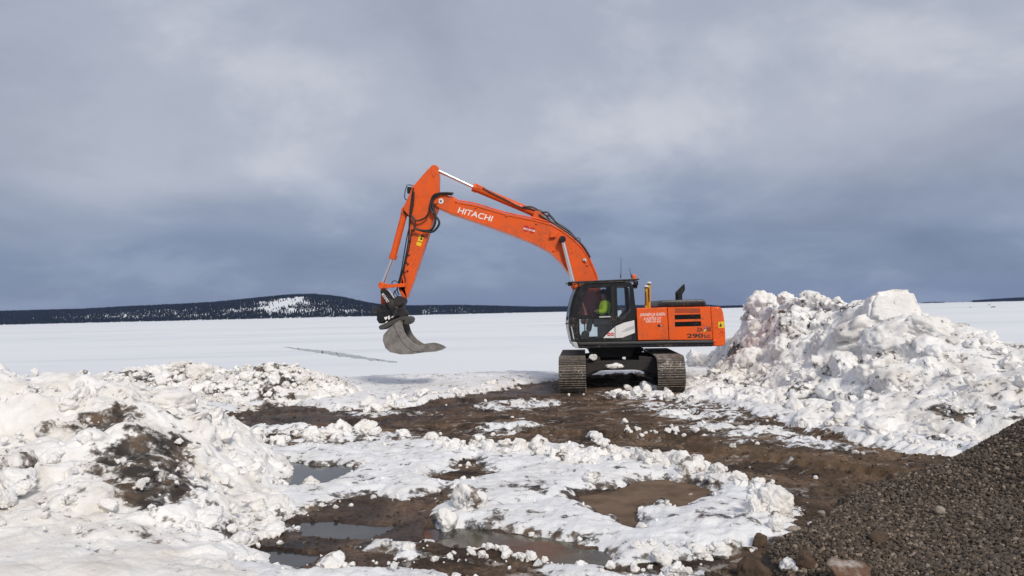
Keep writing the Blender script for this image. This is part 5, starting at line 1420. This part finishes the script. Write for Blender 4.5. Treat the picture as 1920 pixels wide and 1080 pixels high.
# hoses between boom and arm
hose(arm, z5((880, 425), (800, 418), (690, 425), (620, 460), (590, 560), (600, 640), (690, 760), (690, 830), (620, 905), (520, 905), (400, 870)), 22.62, .034)
hose(arm, z5((860, 440), (760, 430), (660, 440), (605, 500), (580, 600), (555, 690), (490, 750), (400, 765), (345, 700), (370, 560), (378, 400)), 22.64, .026)
hose(arm, z5((700, 440), (630, 490), (610, 580), (640, 680), (645, 780), (600, 880), (480, 890), (370, 860)), 22.60, .03)
hose(arm, z5((620, 520), (640, 640), (655, 740), (640, 830), (590, 895), (500, 900)), 22.67, .026)
hose(arm, z5((330, 690), (390, 750), (395, 860)), 22.66, .022)
hose(arm, [(775, 352), (771, 380), (768, 410), (766, 450), (759, 490), (752, 520), (747, 538)], 22.74, .024)
hose(arm, [(772, 430), (768, 460), (761, 490), (757, 510), (760, 525), (757, 545)], 22.75, .016)
hose(arm, [(770, 415), (763, 445), (757, 480), (752, 510), (745, 540), (748, 553)], 22.72, .018)
hose(arm, [(737, 540), (735, 530), (740, 526.5), (746, 530), (745, 540), (741, 548), (746, 556)], 22.80, .014)
hose(arm, [(741, 545), (738, 552), (741, 560), (746, 566)], 22.85, .016)
for pp in ((771.5, 440), (769, 452), (766.5, 478), (762, 492), (765, 495), (759, 510), (775, 432), (764, 508)):
    m = MB(); m.box(V3(pp, YA0 - .02), (.05, .05, .035)); sub(m.build('clamp', M['black'], None, .004), arm)
m = MB(); m.tube([V3(p, 22.95) for p in ((775, 349), (763, 347), (758.5, 370), (763, 375))], .014, sub=2); m.tube([V3(p, 23.15) for p in ((775, 349), (763, 347), (758.5, 370), (763, 375))], .014, sub=2)
sub(m.build('light_guard', M['black']), arm)
m = MB(); c_ = V3((768, 357), 23.0); m.box(c_, (.14, .16, .2)); wl2 = sub(m.build('arm_light', M['black'], None, .02), arm)
bcyl = ram('bucket_cylinder', (758, 401), (736, 485), 23.01, .105, (716, 535), .052)
hose(bcyl, z5((250, 650), (300, 700), (380, 760), (390, 850)), 22.86, .022)
# ---- linkage
for yy in (22.62, 23.30):
    m = MB(); m.prism(T([(711, 532), (716, 530.5), (735, 533), (755, 531), (760, 531), (762, 534.5), (758, 538), (735, 539), (717, 541), (711, 539)], yy), yy, yy + .07); PB(m, 'side_link', M['orange'], .01)
m = MB(); c_ = V3((715, 536), 22.58); m.cyl(c_, c_ + Vector((0, .86, 0)), .085, seg=20); PB(m, 'link_pin', M['orange'], .008)
m = MB(); m.prism(T([(714, 536), (722, 536), (724, 572), (715, 572)], 22.95), 22.88, 23.14); PB(m, 'bucket_link', M['orange'], .01)

# ---- tiltrotator
m = MB()
m.prism(T(z4((140, 272), (160, 258), (200, 252), (240, 275), (300, 365), (350, 430), (340, 560), (300, 560), (220, 440), (150, 310)), 22.70), 22.62, 22.80)
tilt = PB(m, 'tiltrotator', M['black'], .02)
m = MB(); m.prism(T(z4((150, 420), (290, 425), (345, 470), (350, 545), (330, 592), (130, 645), (100, 600), (103, 470)), 22.75), 22.70, 23.34); sub(m.build('rotator_housing', M['black'], None, .04), tilt)
m = MB(); c_ = V3((747.5, 564), 22.60); m.cyl(c_, c_ + Vector((0, .84, 0)), .150, seg=26); sub(m.build('pivot_drum', M['frame'], None, .015), tilt)
m = MB(); c_ = V3((754, 588), 22.70); m.cyl(c_, c_ + Vector((0, .6, 0)), .13, seg=18); m.box(V3((752, 578), 22.9), (.22, .4, .2)); sub(m.build('tilt_cylinder', M['frame'], None, .01), tilt)
m = MB(); m.prism(T(z4((212, 256), (245, 268), (290, 330), (300, 358), (285, 352), (240, 285)), 22.6), 22.60, 22.615); sub(m.build('hose_cover', M['silver'], None, .003), tilt)
# small white maker's mark: unreadable strokes as in the photo
lettering(tilt, 'ROTOTILT', z4((152, 312))[0], z4((218, 408))[0], 22.612, 4.6, M['whiteprint'], 0, .03)
for q in (((180, 572), (215, 560), (218, 580), (200, 600), (190, 590)), ((222, 560), (240, 548), (250, 585), (232, 600)), ((258, 570), (300, 540), (296, 560), (268, 575)), ((182, 640), (215, 610), (222, 618), (190, 644))):
    m = MB(); m.prism(T(z4(*q), 22.69), 22.686, 22.696); sub(m.build('maker_mark', M['whiteprint']), tilt)
m = MB(); m.prism(T(z4((118, 682), (125, 664), (200, 632), (345, 572), (400, 560), (440, 556), (475, 562), (492, 590), (484, 622), (455, 645), (425, 655), (395, 640), (372, 600), (290, 650), (160, 712), (126, 706)), 22.6), 22.60, 23.44)
hitch = PB(m, 'quick_hitch', M['steel_dark'], .03)
for k in range(26):
    a_ = random.random() * 6.28; rr_ = random.random() ** .5 * .10
    c_ = V3((702, 581), 22.9) + Vector((rr_ * math.cos(a_), random.uniform(-.05, .05), rr_ * math.sin(a_)))
    if k == 0: m = MB()
    m.tube([c_, c_ + Vector((random.uniform(-.05, .05), random.uniform(-.05, .05), random.uniform(-.05, .05)))], .008, seg=5, sub=1)
m.cyl(V3((703, 585), 22.9), V3((712, 588), 22.9), .02, seg=8)
M['brush'] = paint('frayed hose end', (.10, .08, .065), .9)
sub(m.build('frayed_cable', M['brush']), tilt)

# ---- bucket
YK0, YK1 = 22.30, 23.74
shell = z4((352, 606), (300, 640), (232, 696), (172, 770), (166, 830), (195, 915), (250, 962), (370, 988), (500, 984), (620, 966), (760, 955), (835, 936))
front = z4((800, 908), (735, 884), (690, 876), (640, 880), (570, 890), (520, 862), (480, 830), (440, 785), (412, 735), (398, 690), (385, 640), (362, 602))
side = shell + front
for yy in (YK0, YK1 - .035):
    m = MB(); m.prism(T(side, YK0), yy, yy + .035); o = PB(m, 'bucket_side', M['steel'], .006)
    if yy == YK0:
        bucket_side = o
        m = MB(); m.prism(T(z4((288, 650), (352, 608), (384, 642), (398, 692), (412, 737), (440, 787), (480, 832), (520, 864), (570, 892), (640, 882), (625, 960), (495, 945), (425, 885), (380, 840), (335, 750)), YK0), yy - .03, yy - .001)
        sub(m.build('wear_plate', M['steel'], None, .008), o)
sp = T(shell, YK0)
m = MB(); bmf = m.bm
cxx = sum(p[0] for p in sp) / len(sp); czz = sum(p[1] for p in sp) / len(sp) + .1
def inn(p, d): 
    v = Vector((cxx - p[0], czz - p[1])); v.normalize(); return (p[0] + v.x * d, p[1] + v.y * d)
cols = []
for p in sp:
    q = inn(p, .035)
    cols.append([bmf.verts.new((p[0], YK0 - .006, p[1])), bmf.verts.new((p[0], YK1 + .006, p[1])), bmf.verts.new((q[0], YK1 + .006, q[1])), bmf.verts.new((q[0], YK0 - .006, q[1]))])
for a_, b_ in zip(cols[:-1], cols[1:]):
    for k in range(4): bmf.faces.new([a_[k], a_[(k + 1) % 4], b_[(k + 1) % 4], b_[k]])
bmf.faces.new(cols[0]); bmf.faces.new(cols[-1][::-1])
bk = PB(m, 'bucket_shell', M['steel'], 0, smooth=True)
lip = T(z4((640, 964), (760, 955), (838, 934), (800, 925), (700, 945)), YK0)
m = MB(); m.prism(lip, YK0 - .03, YK1 + .03); PB(m, 'cutting_edge', M['steel'], .006)
m = MB(); m.prism(T(z4((240, 690), (320, 628), (362, 600), (400, 600), (392, 640), (330, 650)), YK0), YK0 + .3, YK1 - .3); PB(m, 'bucket_bracket', M['steel_dark'], .01)
snowp = chunk_mesh('snow_lump', ICO3, 905, M['snow_lump'], planes=9, soft=.1, n_amp=.2)
o = place('snow_lump', snowp, V3(z4((745, 915))[0], 23.0), .16, rot=(0, 0, .2), stretch=(1.0, 3.2, .35)); tag(o, 'thin snow resting on the cutting edge of the excavator bucket', 'snow lump', gs)
for px_2, py_2, w2, lab in ((1112, 670, 15, 'snow lump caught on the left of the undercarriage'), (1155, 686, 44, 'packed snow stuck across the front of the carbody'), (1170, 672, 7, 'small snow bit beside the slewing ring')):
    yy = 21.5
    o = place('snow_lump', LUMPS[px_2 % 8], V3((px_2, py_2), yy), w2 / FPX * yy * .5, rot=(.2, 0, .3), stretch=(1, .22, .38 if w2 > 40 else 1.0)); tag(o, lab, 'snow lump', gs)

# ---- operator
def skin_mesh(name, verts, edges, radii, mat, levels=2, root=0):
    me = bpy.data.meshes.new(name); me.from_pydata(verts, edges, [])
    o = bpy.data.objects.new(name, me); COL.objects.link(o)
    o.modifiers.new('skin', 'SKIN').use_smooth_shade = True
    if not me.skin_vertices: return None
    for i, r in enumerate(radii):
        me.skin_vertices[0].data[i].radius = (r, r) if not isinstance(r, tuple) else r
        me.skin_vertices[0].data[i].use_root = (i == root)
    sm = o.modifiers.new('sub', 'SUBSURF'); sm.levels = levels; sm.render_levels = levels
    bpy.context.view_layer.update()
    m2 = bpy.data.meshes.new_from_object(o.evaluated_get(bpy.context.evaluated_depsgraph_get()))
    bpy.data.objects.remove(o)
    m2.name = name; m2.materials.clear(); m2.materials.append(mat)
    for p in m2.polygons: p.use_smooth = True
    return m2
hp = s0 + Vector((.06, 0, .12))          # hips on the seat
rel = [(0, 0, 0), (.01, 0, .20), (.02, 0, .40), (.01, 0, .50), (-.005, 0, .57), (-.02, 0, .66), (-.03, 0, .76),
       (.01, -.19, .44), (-.06, -.26, .20), (-.30, -.30, .20), (.01, .19, .44), (-.06, .26, .20), (-.30, .30, .20),
       (-.06, -.11, -.01), (-.44, -.13, .02), (-.50, -.13, -.38), (-.62, -.13, -.40), (-.06, .11, -.01), (-.44, .13, .02), (-.50, .13, -.38), (-.62, .13, -.40)]
edg = [(0, 1), (1, 2), (2, 3), (3, 4), (4, 5), (5, 6), (2, 7), (7, 8), (8, 9), (2, 10), (10, 11), (11, 12), (0, 13), (13, 14), (14, 15), (15, 16), (0, 17), (17, 18), (18, 19), (19, 20)]
rd = [.15, .15, .155, .07, .06, .085, .085, .075, .052, .035, .075, .052, .035, .095, .07, .05, .04, .095, .07, .05, .04]
# five fingers for each hand, curled round the lever
for hi, sgn in ((9, -1), (12, 1)):
    bx, by, bz = rel[hi]
    for f_i, (dy_, ln) in enumerate(((.030, .045), (.012, .052), (-.008, .050), (-.026, .040), (.042, .030))):
        i0 = len(rel)
        rel.append((bx - .05, by + dy_, bz + .018)); rel.append((bx - .05 - ln, by + dy_, bz + (.012 if f_i < 4 else .03))); rel.append((bx - .045 - ln, by + dy_ - .0, bz - .022))
        edg += [(hi, i0), (i0, i0 + 1), (i0 + 1, i0 + 2)]; rd += [.011, .009, .008]
me = skin_mesh('person', [tuple(hp + Vector(q)) for q in rel], edg, rd, M['skin'], 2)
person = mesh_obj('person', me)
tag(person, 'person in a yellow high visibility jacket and dark cap seated in the excavator cab', 'person')
jr = [rel[i] for i in (0, 1, 2, 3, 7, 8, 9, 10, 11, 12)]
jr[6] = tuple(Vector(rel[8]) * .25 + Vector(rel[9]) * .75); jr[9] = tuple(Vector(rel[11]) * .25 + Vector(rel[12]) * .75)
me = skin_mesh('jacket', [tuple(hp + Vector(q)) for q in jr], [(0, 1), (1, 2), (2, 3), (2, 4), (4, 5), (5, 6), (2, 7), (7, 8), (8, 9)], [.205, .215, .215, .09, .12, .095, .07, .12, .095, .07], M['hivis'], 2)
mesh_obj('jacket', me, None, person)
tr = [rel[i] for i in (0, 13, 14, 15, 17, 18, 19)]
me = skin_mesh('trousers', [tuple(hp + Vector(q)) for q in tr], [(0, 1), (1, 2), (2, 3), (0, 4), (4, 5), (5, 6)], [.17, .115, .09, .07, .115, .09, .07], M['navy'], 2)
mesh_obj('trousers', me, None, person)
m = MB(); hc = hp + Vector((-.025, 0, .715)); m.ball(hc + Vector((.005, 0, .055)), .112, (1.08, .92, .85)); m.box(hc + Vector((-.145, 0, .055)), (.10, .14, .014)); mesh_o = m.build('cap', M['navy'], person, .004, True)
m = MB(); m.ball(hc + Vector((-.100, -.034, .008)), .013); m.ball(hc + Vector((-.100, .034, .008)), .013); m.build('eyes', M['blackprint'], person, 0, True)
m = MB(); m.ball(hc + Vector((-.112, 0, -.022)), .018, (1, .7, 1.3)); m.ball(hc + Vector((0, -.088, -.01)), .026, (.7, .4, 1.2)); m.ball(hc + Vector((0, .088, -.01)), .026, (.7, .4, 1.2)); m.build('nose_and_ears', M['skin'], person, 0, True)
m = MB(); m.box(hc + Vector((-.098, 0, -.058)), (.012, .05, .008)); m.build('mouth', M['red'], person, .002)
